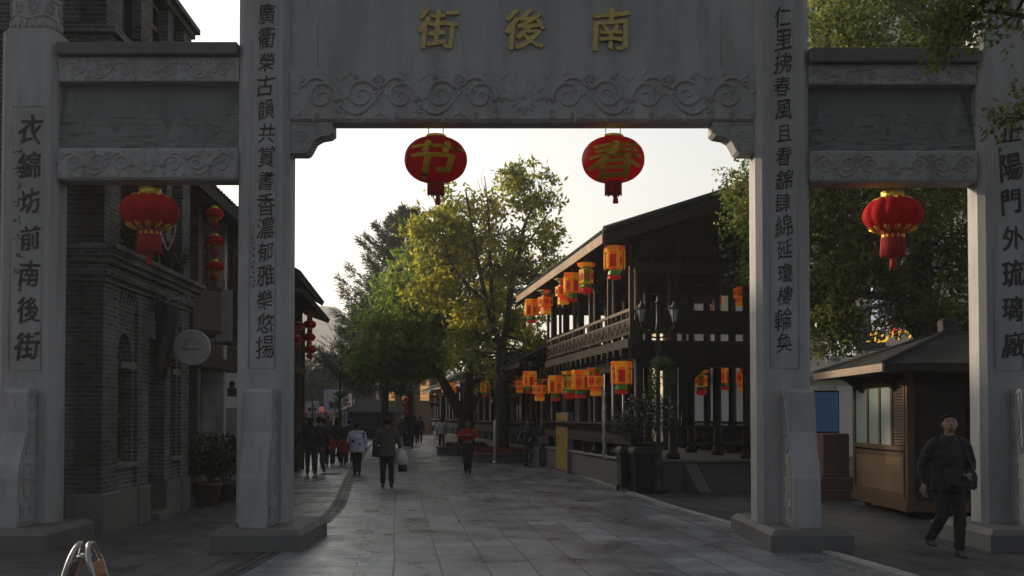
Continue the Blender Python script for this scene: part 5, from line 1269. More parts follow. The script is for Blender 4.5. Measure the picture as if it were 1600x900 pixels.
# ------------------------------------------------------------------ trees
def branch(mb, a, b, r0, r1, seed, wob=.08, n=7):
    a, b = Vector(a), Vector(b); r = random.Random(seed); L_ = (b - a).length
    pts, rs = [], []
    for i in range(n + 1):
        u = i / n; p = a.lerp(b, u) + Vector((noise.noise(Vector((u * 2.5, seed, 0))), noise.noise(Vector((u * 2.5, seed, 7))), noise.noise(Vector((u * 2.5, seed, 13))))) * wob * L_ * math.sin(PI * u) * 1.6
        pts.append(p); rs.append(r0 + (r1 - r0) * u)
    mb.tube(pts, rs, 7 if r0 > .05 else 5); return pts
def tree(name, label, loc, limbs, blobs, m, L, Wd, nleaf, spray, seed, cat='tree', group=None, twigs=3, clumps=26, fill=.6, base_r=.2, droop=.3, twig_r=.014, spray_len=.45):
    """limbs: polylines (points, r0, r1); blobs: crown ellipsoids with a leaf share; leaves sit in sprays along twigs"""
    t = thing(name, label, cat, loc, 0, group)
    mb = MB(); nodes = []
    for i, (pts, r0, r1) in enumerate(limbs):
        P = [Vector(p) for p in pts]; m_ = len(P); fine, rs = [], []
        for j in range(m_ - 1):
            for q in range(4):
                u = q / 4; p0, p1, p2, p3 = P[max(0, j - 1)], P[j], P[j + 1], P[min(m_ - 1, j + 2)]
                v = .5 * ((2 * p1) + (p2 - p0) * u + (2 * p0 - 5 * p1 + 4 * p2 - p3) * u * u + (3 * p1 - p0 - 3 * p2 + p3) * u ** 3)
                fine.append(v); rs.append(r0 + (r1 - r0) * (j + u) / (m_ - 1))
        fine.append(P[-1]); rs.append(r1)
        if i == 0: rs = [x * (1 + .7 * math.exp(-(p.z) / .25)) for x, p in zip(rs, fine)]
        mb.tube(fine, rs, 10 if r0 > .08 else 7)
        nodes += [(p, r_) for p, r_ in zip(fine, rs)][4 if i == 0 else 2:]
    r = random.Random(seed); g = np.random.default_rng(seed)
    NP = np.array([p for p, _ in nodes]); NR = [r_ for _, r_ in nodes]
    tot = sum(b_[6] for b_ in blobs); PTS = []; AX = []
    for bi, (cx, cy, cz, rx, ry, rz, share) in enumerate(blobs):
        k_ = max(3, int(clumps * share / tot))
        cents = []
        for c in range(k_):
            d = g.normal(size=3); d /= np.linalg.norm(d); q = np.array([cx, cy, cz]) + d * g.uniform(.35, 1.0) ** .6 * np.array([rx, ry, rz])
            j = int(np.argmin(((NP - q) ** 2).sum(1) + .6 * np.maximum(0, NP[:, 2] - q[2])))
            tip = Vector(q); branch(mb, nodes[j][0], tip, min(NR[j] * .6, .05), twig_r * .5, seed * 100 + bi * 37 + c)
            cents.append(q)
        ns = int(nleaf * share / tot / spray)
        cs = np.array(cents)[g.integers(0, k_, ns)]
        sc = np.array([rx, ry, rz]) * fill * (1.6 / max(1.6, k_ ** .42))
        d = g.normal(size=(ns, 3)); base = cs + d * sc * .62
        ax = (base - np.array([cx, cy, cz])) / np.array([rx, ry, rz]); ax /= np.linalg.norm(ax, axis=1)[:, None] + 1e-9
        ax = ax + g.normal(size=(ns, 3)) * .55; ax[:, 2] -= droop; ax /= np.linalg.norm(ax, axis=1)[:, None]
        for s_ in range(spray):
            u = (s_ + .5) / spray
            P = base + ax * u * spray_len + g.normal(size=(ns, 3)) * .04; P[:, 2] -= droop * .5 * u * u * spray_len
            PTS.append(P); AX.append(ax)
    mb.build('trunk', M['bark'], t)
    P = np.concatenate(PTS); A_ = np.concatenate(AX)
    side = g.normal(size=P.shape); A2 = A_ * .4 + side * .75
    blades('crown', m, t, P, g, L, Wd, droop, A2)
    return t
M['leaf_yel'] = leafmat('yellowing leaves', [(.06, .10, .018), (.14, .19, .03), (.28, .30, .04), (.46, .40, .05), (.50, .36, .04)], .55, .6)
M['leaf_grn'] = leafmat('mid green leaves', [(.065, .13, .02), (.12, .20, .03), (.19, .27, .045), (.28, .31, .055)], .55, .5)
M['leaf_con'] = leafmat('conifer needles', [(.03, .05, .036), (.05, .08, .05), (.085, .11, .065)], .25, .6)
M['leaf_big'] = leafmat('glossy dark leaves', [(.035, .06, .013), (.085, .125, .024), (.17, .20, .04), (.34, .34, .09)], .5, 1.6, .3)
M['leaf_far'] = leafmat('far tree leaves', [(.03, .045, .024), (.05, .065, .035), (.07, .08, .04)], .25, .3)
def TX(px, py, Y, o): v = at(px, py, Y); return (v.x - o[0], v.y - o[1], v.z - o[2])
# yellowing tree
o1 = (at(785, 650, 38).x, 38, 0)
def q1(px, py, dy=0): return TX(px, py, 38 + dy, o1)
tree('yellowing_tree', 'tall thin tree with yellowing feathery leaves and bare top twigs, in the nearer ring planter', o1,
     [([q1(785, 722), q1(784, 650), q1(783, 590), q1(785, 545)], .24, .19),
      ([q1(785, 550), q1(770, 505), q1(758, 460), q1(745, 400), q1(735, 340), q1(728, 300)], .13, .03),
      ([q1(784, 545), q1(793, 500), q1(800, 440), q1(812, 390), q1(820, 350), q1(840, 310)], .14, .03),
      ([q1(772, 515), q1(768, 450), q1(765, 380), q1(762, 320), q1(757, 275)], .09, .012),
      ([q1(758, 470), q1(725, 440), q1(700, 400), q1(690, 350)], .07, .02),
      ([q1(815, 395), q1(845, 350), q1(862, 325)], .05, .015), ([q1(745, 410), q1(720, 360, 1), q1(705, 330, 1)], .05, .015),
      ([q1(765, 350), q1(752, 300), q1(745, 278)], .02, .004), ([q1(762, 330), q1(772, 290), q1(774, 268)], .02, .004), ([q1(760, 300), q1(752, 280), q1(756, 262)], .012, .003)],
     [(*q1(832, 290, .7), 1.15, 1.0, .75, 2.0), (*q1(810, 262, .7), .5, .5, .4, .5), (*q1(850, 335, .7), .7, .8, .6, .9), (*q1(705, 330, .7), 1.1, 1.1, .8, 1.9), (*q1(738, 315, .7), .9, 1, .5, 1.0), (*q1(690, 370, .7), 1.2, 1.2, 1.0, 3.0), (*q1(735, 390, .7), 1.3, 1.2, 1.1, 3.2), (*q1(668, 430, .7), .9, 1.0, .9, 2.0),
      (*q1(835, 400, .7), 1.0, 1.1, .9, 2.4), (*q1(800, 450, .7), 1.3, 1.2, .9, 3.0), (*q1(730, 460, .7), 1.3, 1.3, 1.0, 3.0), (*q1(845, 455, .7), .8, .9, .8, 1.4), (*q1(805, 530, .7), 1.2, 1.2, .8, 2.6), (*q1(840, 560, .7), .9, .9, .6, 1.4), (*q1(745, 545, .7), 1.2, 1.1, .7, 1.8), (*q1(800, 590, .7), .8, .8, .4, 1.0)],
     M['leaf_yel'], .26, .11, 17000, 6, 21, clumps=190, fill=.50, spray_len=.55)
# forked tree behind
o2 = (at(727, 650, 45).x, 45, 0)
def q2(px, py, dy=0): return TX(px, py, 45 + dy, o2)
tree('forked_tree', 'broad dark green tree with a forked trunk standing in the farther ring planter', o2,
     [([q2(728, 712), q2(728, 670), q2(727, 640)], .38, .34), ([q2(722, 650), q2(700, 610), q2(680, 575), q2(650, 540), q2(620, 510)], .27, .06),
      ([q2(730, 645), q2(733, 600), q2(735, 550), q2(740, 480)], .24, .08), ([q2(735, 640), q2(748, 610), q2(765, 580), q2(790, 540)], .18, .06),
      ([q2(680, 577), q2(670, 520), q2(655, 450)], .12, .03), ([q2(650, 540), q2(610, 545), q2(585, 540)], .08, .02)],
     [(*q2(600, 540), 1.3, 1.6, 1.1, 3), (*q2(610, 480), 1.3, 1.6, 1.2, 3), (*q2(650, 430), 1.5, 1.6, 1.3, 3.5), (*q2(660, 500), 1.7, 1.8, 1.4, 4), (*q2(650, 545), 1.6, 1.6, .8, 3), (*q2(600, 562), 1.0, 1.2, .4, 1.5), (*q2(710, 480), 1.6, 1.8, 1.4, 3), (*q2(700, 548), 1.4, 1.6, .7, 2.3), (*q2(770, 520), 1.5, 1.6, 1.2, 2.5), (*q2(690, 390), 1.4, 1.5, 1.1, 2.5), (*q2(575, 560), .6, .8, .5, .8), (*q2(640, 570), 1.2, 1.2, .25, 1.2), (*q2(750, 420), 1.4, 1.5, 1.2, 2)],
     M['leaf_grn'], .28, .11, 26000, 7, 22, clumps=130, fill=.7, droop=.45)
# conifer
o3 = (at(638, 650, 58).x, 58, 0)
def conifer(name, label, loc, H, Rb, seed, n=40000, m='leaf_con'):
    t = thing(name, label, 'tree', loc); r = random.Random(seed); g = np.random.default_rng(seed)
    mb = MB(); mb.tube([(0, 0, 0), (.1, 0, H * .4), (-.05, 0, H * .75), (0, 0, H)], [.28, .2, .1, .015], 9); P, A_ = [], []
    nb = 90; per = n // nb
    for i in range(nb):
        u = (i + .5) / nb; z = H * (.34 + .645 * u); L_ = Rb * (1 - u) ** .62 * r.uniform(.6, 1.2) + .2; a = i * 2.4 + r.uniform(-.4, .4)
        d = Vector((math.cos(a), math.sin(a), 0)); pts = [Vector((0, 0, z)) + d * L_ * q + Vector((0, 0, .50 * L_ * q - .12 * L_ * math.sin(PI * q))) for q in np.linspace(0, 1, 6)]
        mb.tube(pts, [.05 * (1 - u) + .012] + [.03 * (1 - u) + .01] * 4 + [.004], 5)
        us = g.uniform(.15, 1, per) ** .8; side = g.normal(size=per) * .22 * L_ * (1.1 - us)
        B = np.array([[*(pts[min(4, int(q * 5))].lerp(pts[min(5, int(q * 5) + 1)], q * 5 - int(q * 5)))] for q in us])
        sv = np.array([-d.y, d.x, 0]); B = B + sv * side[:, None]; B[:, 2] -= np.abs(side) * .45 + g.uniform(0, .25, per)
        P.append(B); A_.append(np.tile(np.array(d) * .7, (per, 1)) + sv * np.sign(side)[:, None] * .55 + np.array([0, 0, .12]))
    mb.build('trunk', M['bark'], t); blades('crown', M[m], t, np.concatenate(P), g, .40, .06, .05, np.concatenate(A_)); return t
conifer('conifer_tree', 'tall grey green conifer with drooping boughs behind the forked tree', o3, 13.6, 4.6, 31)
conifer('conifer_tree', 'shorter conifer whose dark boughs edge the crowns on the street side', (at(600, 650, 62).x, 62, 0), 9.2, 3.6, 32)
# the big trees behind the right-hand bays
o4 = (9.2, 21.5, 0)
def q4(px, py, dy=0): return TX(px, py, 21.5 + dy, o4)
tree('broadleaf_tree', 'huge dark glossy-leaved tree spreading behind the right side bay and the kiosk', o4,
     [([(0, 0, 0), (-.1, 0, 1.4), (-.25, 0, 2.8), (-.6, 0, 4.2)], .42, .30), ([(-.3, 0, 2.9), (-1.0, .2, 4.2), (-1.9, 0, 5.4), (-2.6, 0, 6.6)], .20, .05), ([(-.6, 0, 4.1), (-.4, .3, 5.6), (-.2, .2, 7.4), (0, 0, 9.5)], .24, .06),
      ([(-.2, 0, 2.8), (.8, -.3, 4.2), (1.6, -.3, 5.6)], .18, .05), ([(-1.0, .2, 4.2), (-2.4, -.2, 4.3), (-3.6, -.2, 4.4)], .10, .03), ([(-.4, .2, 5.6), (-1.4, .5, 7.4), (-2.2, .4, 9.0)], .12, .04)],
     [(*q4(1330, 320), 1.1, 1.5, 1.0, 3), (*q4(1300, 420), .9, 1.2, .9, 2.6), (*q4(1380, 385), 1.0, 1.3, .75, 2.6), (*q4(1470, 440), 1.1, 1.3, .9, 3), (*q4(1480, 330), 1.1, 1.3, .9, 2.6), (*q4(1420, 300), 1.1, 1.3, .8, 2.4), (*q4(1295, 465), .6, .9, .4, 1.7), (*q4(1230, 330), .9, 1.0, 1.0, 2.2), (*q4(1185, 390), .30, .5, .45, .5), (*q4(1175, 340), .22, .4, .25, .3),
      (*q4(1300, 60), .9, 1.2, .8, 2), (*q4(1390, 40), 1.3, 1.4, 1.0, 3.4), (*q4(1340, 150), 1.3, 1.5, 1.2, 2.6), (*q4(1440, 120), 1.2, 1.5, 1.2, 2.4), (*q4(1480, 20), 1.2, 1.4, 1.1, 2.4), (*q4(1460, 490), .6, .8, .25, .6), (*q4(1500, 230), 1.2, 1.3, 1.2, 2), (*q4(1290, 230), 1.1, 1.2, 1.1, 2), (*q4(1590, 400), 1.0, 1.2, 1.3, 2), (*q4(1600, 200), 1.2, 1.2, 1.5, 2), (*q4(1160, 265), .3, .4, .3, .35), (*q4(1300, 515), .5, .8, .35, 1.0), (*q4(1400, 480, 4), .8, .6, .3, .5), (*q4(1350, 505, 4), .7, .6, .25, .35), (*q4(1440, 505, 4), .6, .6, .25, .3)],
     M['leaf_big'], .115, .06, 80000, 5, 41, clumps=230, fill=.72, droop=.25, spray_len=.28)
o5 = (7.6, 11.0, 0)
def q5(px, py, dy=0): return TX(px, py, 11.0 + dy, o5)
tree('overhanging_tree', 'roadside tree reaching in from outside the frame with sunlit leafy twigs at the top corner', o5,
     [([(0, 0, 0), (.1, 0, 2.2), (-.1, 0, 4.0), (-.5, 0, 5.6)], .22, .14), ([(-.3, 0, 4.8), (-1.0, 0, 5.5), (-1.7, 0, 5.95), (-2.5, 0, 6.1)], .09, .015), ([(-.1, 0, 4.0), (-1.0, 0, 4.6), (-1.8, -.1, 4.85), (-2.3, -.1, 4.9)], .06, .008), ([(-.5, 0, 5.6), (-.7, 0, 7), (-.6, 0, 8)], .12, .04)],
     [(*q5(1560, 8), .42, .5, .24, .9), (*q5(1500, 35), .22, .3, .25, .55), (*q5(1485, 70), .10, .15, .12, .18), (*q5(1585, 178), .12, .2, .10, .2), (*q5(1560, 200), .06, .15, .06, .07), (-.6, 0, 7.6, 1.2, 1.2, .9, 1.8), (-1.9, -1.2, 8.0, 2.2, 2.4, .8, 6), (-.9, -3.6, 7.6, 2.4, 2.4, .9, 7), (.8, -2.0, 7.0, 2.2, 2.4, 1.2, 6)],  # last three crown parts added out of view to shade the lower right
     M['leaf_big'], .085, .042, 24000, 5, 43, clumps=250, fill=.8, droop=.2, spray_len=.2, twig_r=.008)
# ring planters with red flowers
M['flower'] = leafmat('red flower bed', [(.06, .05, .03), (.16, .02, .015), (.28, .02, .02)], .2, 3.0)
def planter(label, c, r_, h_, seed):
    t = thing('tree_planter', label, 'planter', c, 0, 'stone planters round the trees')
    b = MB(); n = 32; pr = [(r_ - .32, 0), (r_, 0), (r_, h_ - .08), (r_ + .04, h_ - .07), (r_ + .04, h_), (r_ - .30, h_), (r_ - .32, h_ - .1)]
    b.loft([[(p[0] * math.cos(2 * PI * i / n), p[0] * math.sin(2 * PI * i / n), p[1]) for p in pr] for i in range(n + 1)], True, False, False); b.build('stone_ring', M['stone_dark'], t)
    b = MB(); b.lathe([(.35, h_ - .1), (r_ - .3, h_ - .1)], (0, 0, 0), 24); b.lathe([(r_ - .3, h_ - .12), (r_ - .3, h_ - .1), (.3, h_ - .02)], (0, 0, 0), 24); b.build('soil', M['soil'], t)
    leaf_cloud('flower_bed', M['flower'], t, [((r_ - .55) * math.cos(a), (r_ - .55) * math.sin(a), h_ + .04, .34, .34, .13) for a in np.linspace(0, 2 * PI, 15)[:-1]], 1700, .09, .06, seed); return t
planter('stone ring planter of red flowers round the yellowing tree', o1, 1.25, .36, 61)
planter('stone ring planter of red flowers round the forked tree', o2, 1.25, .36, 62)
# distant trees
def far_tree(label, px, Y, top_py, wpx, seed, name='distant_tree'):
    x = at(px, 650, Y).x; H = at(px, top_py, Y).z; w_ = wpx / F * Y / 2; r = random.Random(seed)
    bl = [(0, 0, H * .66, w_ * .8, w_ * .8, H * .30, 3)] + [(r.uniform(-.7, .7) * w_, r.uniform(-.5, .5) * w_, H * r.uniform(.42, .8), w_ * .5, w_ * .5, H * .16, 1.3) for _ in range(6)]
    return tree(name, label, (x, Y, 0), [([(0, 0, 0), (.1, 0, H * .25), (0, 0, H * .6)], .25, .1)], bl, M['leaf_far'], .42, .17, 7000, 5, seed, group='hazy trees closing the street', clumps=40, fill=.8, spray_len=.7)
far_tree('hazy tree filling the gap right of the lantern strings', 487, 100, 556, 60, 81)
far_tree('tallest hazy rounded tree at the street end', 523, 112, 536, 75, 82)
far_tree('low hazy tree between the rounded tree and the conifers', 562, 118, 560, 60, 83)
far_tree('hazy tree half hidden behind the tiled house', 455, 105, 560, 60, 84)
far_tree('dark hazy tree behind the distant kiosk roof', 610, 125, 575, 70, 85)
bt = thing('bare_tree', 'bare twiggy grey tree beside the conifers at the street end', 'tree', (at(556, 650, 95).x, 95, 0)); b = MB(); r = random.Random(3)
def grow(p, d, L_, rr2, lv):
    q = p + d * L_; b.tube([p, p.lerp(q, .5) + Vector((r.uniform(-.06, .06), 0, 0)) * L_, q], [rr2, rr2 * .85, rr2 * .7], 5)
    if lv:
        for _ in range(3 if lv > 1 else 4):
            e = (d + Vector((r.gauss(0, .45), r.gauss(0, .45), r.uniform(-.1, .3)))).normalized(); grow(q, e, L_ * r.uniform(.55, .8), rr2 * .6, lv - 1)
grow(Vector((0, 0, 0)), Vector((0, 0, 1)), 3.4, .16, 5); b.build('trunk', M['bark'], bt)

# ------------------------------------------------------------------ the far end of the street
FE = thing('far_hall', 'low dark hall with a tiled roof and lit windows closing the street behind the stalls', 'hall', (at(480, 650, 128).x, 128, 0))
b = MB(); b.box(-12, 22, 0, 6, 0, 3.6); b.build('wall', M['tile'], FE); b = MB(); b.prism([(-.8, 3.5), (3, 5.4), (6.8, 3.5)], 'x', -12.5, 22.5); b.build('roof', M['tile'], FE)
FS = thing('far_shopfront', 'tall timber shopfront with warm lit windows beyond the street trees', 'shop', (at(592, 650, 92).x, 92, 0), R(9))
b = MB(); b.box(0, 6, 0, 9, 0, 6.2); b.build('wall', M['wood_mid'], FS)
b = MB(); b.prism([(-.7, 6.1), (3, 8.0), (6.7, 6.1)], 'y', -.6, 9.4); b.build('roof', M['tile'], FS)
lit = emit('warm lit window', (.85, .45, .16), .16)
for x0, w_ in ((.5, .9), (2.1, .7), (3.7, .8)): b = MB(); b.box(x0, x0 + w_, -.06, -.004, 3.1, 5.1); b.build('lit_window', lit, FS)
b = MB()
for x in (.1, 1.6, 1.9, 3.1, 4.8, 5.8): b.box(x, x + .18, -.14, -.002, 0, 6.1)
for x0, w_ in ((.5, .9), (2.1, .7), (3.7, .8)):
    for q in range(5): b.box(x0, x0 + w_, -.08, -.061, 3.3 + q * .38, 3.34 + q * .38)
b.build('window_lattice', M['wood_dark'], FS)
FK = thing('distant_kiosk', 'dark hip-roofed kiosk in the middle distance on the left of the trees', 'kiosk', (at(580, 650, 76).x, 76, 0), R(8))
b = MB(); b.box(-1.7, 1.7, -1.3, 1.3, .0, 2.0); b.build('wall', M['wood_dark'], FK)
b = MB(); e = [(-2.3, -1.9, 2.0), (2.3, -1.9, 2.0), (2.3, 1.9, 2.0), (-2.3, 1.9, 2.0)]
for i in range(4): b.face([e[i], e[(i + 1) % 4], (0, 0, 3.15)])
b.face(e[::-1]); b.build('roof', M['tile'], FK)
b = MB(); b.box(-1.4, 1.4, -1.34, -1.305, .95, 1.85); b.build('window', M['glass'], FK)
b = MB(); b.box(-1.75, 1.75, -1.40, -1.31, .80, .92); b.build('counter', M['wood_mid'], FK)
red_aw = cloth('red awning cloth', (.42, .05, .05))
for i, (px, Y, lab, cl) in enumerate(((505, 96, 'red-topped market stall behind the poster board', red_aw), (482, 92, 'red-topped market stall nearest the tiled house', red_aw), (556, 84, 'pale pink-topped market stall beside the distant kiosk', cloth('pale awning', (.52, .36, .34))))):
    t = thing('market_stall', lab, 'market stall', (at(px, 650, Y).x, Y, 0), R(6), 'market stalls at the street end')
    b = MB(); b.prism([(-1.2, 2.1), (0, 2.55), (1.2, 2.1), (1.2, 2.0), (0, 2.45), (-1.2, 2.0)], 'x', -1.7, 1.7); b.build('awning', cl, t)
    for x in (-1.6, 1.6):
        for y in (-1.1, 1.1): b = MB(); b.box(x - .04, x + .04, y - .04, y + .04, 0, 2.08); b.build('pole', M['metal'], t)
    b = MB(); b.box(-1.5, 1.5, -.9, .9, .1, .85); b.build('counter', M['wood_mid'], t)
post_m = plain('grey printed poster', (.36, .36, .40), .5, 0, .5, 3)
for i, (px, py, Y, w_, h_, lab) in enumerate(((521, 626, 80, 1.5, 1.75, 'largest pale poster board behind the single-headed lamp'), (488, 636, 82, 1.1, 1.0, 'pale poster board beside the tiled house'), (543, 628, 86, .7, 1.4, 'narrow pale poster board by the distant kiosk'))):
    v = at(px, py, Y); t = thing('poster_board', lab, 'poster board', (v.x, Y, 0), 0, 'poster boards at the street end')
    b = MB(); b.box(-w_ / 2, w_ / 2, -.03, .03, v.z - h_ / 2, v.z + h_ / 2); b.build('board', post_m, t)
    b = MB(); r = random.Random(i)
    for q in range(4): x = r.uniform(-.3, .3) * w_; b.ball((x, -.03, v.z - h_ * .2), w_ * .08, .01, h_ * .16); 
    b.build('printed_figures', M['dark'], t)
    b = MB(); b.box(-w_ / 2 + .05, -w_ / 2 + .12, -.02, .02, 0, v.z - h_ / 2); b.box(w_ / 2 - .12, w_ / 2 - .05, -.02, .02, 0, v.z - h_ / 2); b.build('leg', M['metal'], t)
# red lantern clusters far down the street
def far_lantern(px, py, Y, w_, label, group): small_lobed(label, at(px, py, Y), w_, group)
for i, (px, py, nm) in enumerate(((574, 577, 'top'), (573, 585, 'second'), (576, 592, 'lowest'))): far_lantern(px, py, 88, .55, f'{nm} tiny red lantern of the string beside the warm lit window', 'far red lantern strings')
for i, (px, py, nm) in enumerate(((635, 624, 'top'), (634, 633, 'middle'), (635, 644, 'lowest'))): far_lantern(px, py, 53, .34, f'{nm} red lantern of the string over the dark-coated group', 'far red lantern strings')
for i, (px, py, nm) in enumerate(((675, 619, 'upper left'), (682, 620, 'upper right'), (675, 632, 'lower left'), (682, 632, 'lower right'))): far_lantern(px, py, 58, .30, f'{nm} lantern of the square cluster of four by the forked trunk', 'far red lantern strings')
hp = MB(); v = at(635, 650, 53); hp.tube([(v.x + .3, 53.1, 0), (v.x + .3, 53.1, 3.1), (v.x, 53, 3.0)], .045, 6); v2 = at(679, 650, 58); hp2 = MB(); hp2.tube([(v2.x + .5, 58, 0), (v2.x + .5, 58, 3.2), (v2.x - .25, 58, 3.15)], .045, 6)
for nm, h_, lab in (('lantern_pole', hp, 'dark pole carrying the string of three far lanterns'), ('lantern_pole', hp2, 'dark pole carrying the cluster of four far lanterns')): tag(h_.build(nm, M['metal']), lab, 'pole')
hang('a', 705, 598, 50, 1.0, 'orange streamer lantern seen through the fork of the trunk', 'paper lanterns along the gallery', .3)
hang('b', 694, 594, 56, 1.0, 'framed lantern left of the forked trunk under the gallery eave', 'paper lanterns along the gallery', .6)
hang('a', 758, 596, 44, .9, 'orange streamer lantern between the two street tree trunks', 'paper lanterns along the gallery', .9)
hang('b', 812, 588, 38, .9, 'framed lantern just right of the yellowing tree trunk', 'paper lanterns along the gallery', .1)

b = MB(); v = at(773, 650, 36.6); b.lathe([(.055, 0), (.055, 1.45), (.02, 1.56), (.001, 1.57)], (v.x, 36.6, 0), 10); b.lathe([(.075, 0), (.075, .10)], (v.x, 36.6, 0), 10)
tag(b.build('white_post', M['white']), 'slim white post standing in front of the yellowing tree trunk', 'post')

x_, y_ = G(517, 741); b = MB(); b.box(x_ - .28, x_ + .28, y_ - .28, y_ + .28, .002, .022, .004)
for i in range(7): b.box(x_ - .24, x_ + .24, y_ - .24 + i * .072, y_ - .205 + i * .072, .0225, .028)
tag(b.build('drain_cover', M['metal']), 'square dark iron drain cover set in the paving behind the woman in black', 'drain cover')
# ------------------------------------------------------------------ people
def remesh(name, mb, vox, mats, smooth=4):
    me = mb.mesh('tmp', uv=False); o = bpy.data.objects.new('tmp', me); COL.objects.link(o)
    m1 = o.modifiers.new('r', 'REMESH'); m1.mode = 'VOXEL'; m1.voxel_size = vox; m1.use_smooth_shade = True
    m2 = o.modifiers.new('s', 'SMOOTH'); m2.factor = .5; m2.iterations = smooth
    dg = bpy.context.evaluated_depsgraph_get(); out = bpy.data.meshes.new_from_object(o.evaluated_get(dg)); out.name = name
    bpy.data.objects.remove(o); bpy.data.meshes.remove(me)
    out.polygons.foreach_set('use_smooth', [True] * len(out.polygons)); return out
def folds(me, amp):
    """soft creases in cloth"""
    n = len(me.vertices); nr = [v.normal.copy() for v in me.vertices]
    for v, q in zip(me.vertices, nr):
        p = v.co; v.co = p + q * amp * (noise.noise(Vector((p.x * 11, p.y * 11, p.z * 19 + 2 * p.x))) + .5 * noise.noise(Vector((p.x * 26, p.y * 26, p.z * 30))))
    return me
def ell(mb, rows, n=16):
    """closed loft of ellipses: (centre, rx, ry)"""
    mb.loft([[Vector(c) + Vector((rx * math.cos(2 * PI * i / n), ry * math.sin(2 * PI * i / n), 0)) for i in range(n)] for c, rx, ry in rows])
def limb(mb, pts, rs, n=10):
    P = [Vector(p) for p in pts]; f, q = [], []
    for j in range(len(P) - 1):
        for u in (0, .33, .67): f.append(P[j].lerp(P[j + 1], u)); q.append(rs[j] + (rs[j + 1] - rs[j]) * u)
    f.append(P[-1]); q.append(rs[-1]); mb.tube(f, q, n)
    for p, r_ in zip(P[1:-1], rs[1:-1]): mb.ball(p, r_ * .98, n=8, m=6)
def person(label, loc, rz, H=1.7, coat=(.03, .03, .035), legs=(.015, .015, .017), pose=None, hairlen=0, coat_len=.47, group=None, near=False, coat_w=1.0, hat=None, spots=False, skirt=False, shoe=None, coat_name=None):
    """figure facing local +y; every length below is a fraction of the height"""
    p = {'lL': [(-.055, .0, .27), (-.058, -.01, .045)], 'lR': [(.055, .0, .27), (.058, .01, .045)], 'aL': [(-.165, -.015, .63), (-.165, .03, .49)], 'aR': [(.165, -.015, .63), (.165, .03, .49)], 'lean': .0, 'headyaw': 0, 'headpitch': 0}
    p.update(pose or {}); K_ = lambda v: Vector(v) * H
    t = thing('person', label, 'person', loc, rz, group); ln = p['lean']
    hipL, hipR = K_((-.052, 0, .50)), K_((.052, 0, .50)); shL, shR = K_((-.115, ln * .8, .805)), K_((.115, ln * .8, .805))
    Ls = [(hipL, [K_(v) for v in p['lL']], -1), (hipR, [K_(v) for v in p['lR']], 1)]; As = [(shL, [K_(v) for v in p['aL']], -1), (shR, [K_(v) for v in p['aR']], 1)]
    vox = .009 if near else .013
    b = MB()
    ell(b, [(K_((0, 0, .46)), .07 * H, .05 * H), (K_((0, 0, .52)), .088 * H, .062 * H), (K_((0, ln * .3, .62)), .078 * H, .056 * H), (K_((0, ln * .6, .72)), .092 * H, .062 * H), (K_((0, ln * .8, .79)), .098 * H, .055 * H), (K_((0, ln * .85, .825)), .06 * H, .042 * H)])
    limb(b, [K_((0, ln * .85, .80)), K_((0, ln + .005, .88))], [.036 * H, .032 * H])
    for sh, (el, wr), s in As: limb(b, [sh, el, wr], [.030 * H, .024 * H, .016 * H])
    for hp, (kn, an), s in Ls:
        limb(b, [hp, kn, an], [.052 * H, .034 * H, .024 * H]); fd = K_((0, .058, -.024)); limb(b, [an + K_((0, -.012, -.018)), an + fd], [.020 * H, .014 * H])
    # hands: palm, four bent fingers of different lengths, thumb from the side of the palm
    for sh, (el, wr), s in As:
        d = (wr - el).normalized(); side = d.cross(Vector((0, 1, 0)) if abs(d.y) < .9 else Vector((0, 0, 1))).normalized(); nrm = side.cross(d)
        pal = .052 * H; limb(b, [wr, wr + d * pal * .5, wr + d * pal], [.016 * H, .019 * H, .018 * H])
        for f_, L_ in ((-1.5, .040), (-.5, .046), (.5, .044), (1.5, .034)):
            r0 = wr + d * pal + nrm * 0 + side * f_ * .0095 * H; r1 = r0 + d * L_ * .5 * H + side * f_ * .002 * H; r2 = r1 + (d * .8 + nrm * .55).normalized() * L_ * .5 * H
            b.tube([r0 - d * .012 * H, r0, r1, r2], [.0055 * H, .0056 * H, .005 * H, .0042 * H], 7)
        t0 = wr + d * pal * .35 + side * .016 * H * s; b.tube([t0, t0 + (d * .7 + side * s * .7).normalized() * .022 * H, t0 + (d * .95 + side * s * .4 + nrm * .3).normalized() * .042 * H], [.007 * H, .0062 * H, .0048 * H], 7)
    # head
    hc = K_((0, ln + .012, .935)); Mh = Matrix.Translation(hc) @ Matrix.Rotation(p['headyaw'], 4, 'Z') @ Matrix.Rotation(-p['headpitch'], 4, 'X')
    hb_ = MB(); h = H * .067
    ell(hb_, [((0, .28 * h, -.98 * h), .22 * h, .18 * h), ((0, .22 * h, -.88 * h), .40 * h, .45 * h), ((0, .12 * h, -.62 * h), .58 * h, .70 * h), ((0, .04 * h, -.2 * h), .69 * h, .84 * h), ((0, -.02 * h, .2 * h), .72 * h, .90 * h), ((0, -.05 * h, .55 * h), .66 * h, .82 * h), ((0, -.06 * h, .82 * h), .45 * h, .58 * h), ((0, -.06 * h, .98 * h), .15 * h, .2 * h)], 18)
    hb_.prism([(.80 * h, .06 * h), (1.10 * h, -.30 * h), (1.02 * h, -.38 * h), (.72 * h, -.36 * h)], 'x', -.13 * h, .13 * h)       # nose
    hb_.tube([(-.26 * h, .74 * h, -.56 * h), (0, .86 * h, -.55 * h), (.26 * h, .74 * h, -.56 * h)], .07 * h, 6)                    # lips
    hb_.tube([(-.45 * h, .70 * h, .12 * h), (0, .84 * h, .12 * h), (.45 * h, .70 * h, .12 * h)], .08 * h, 6)                     # brow
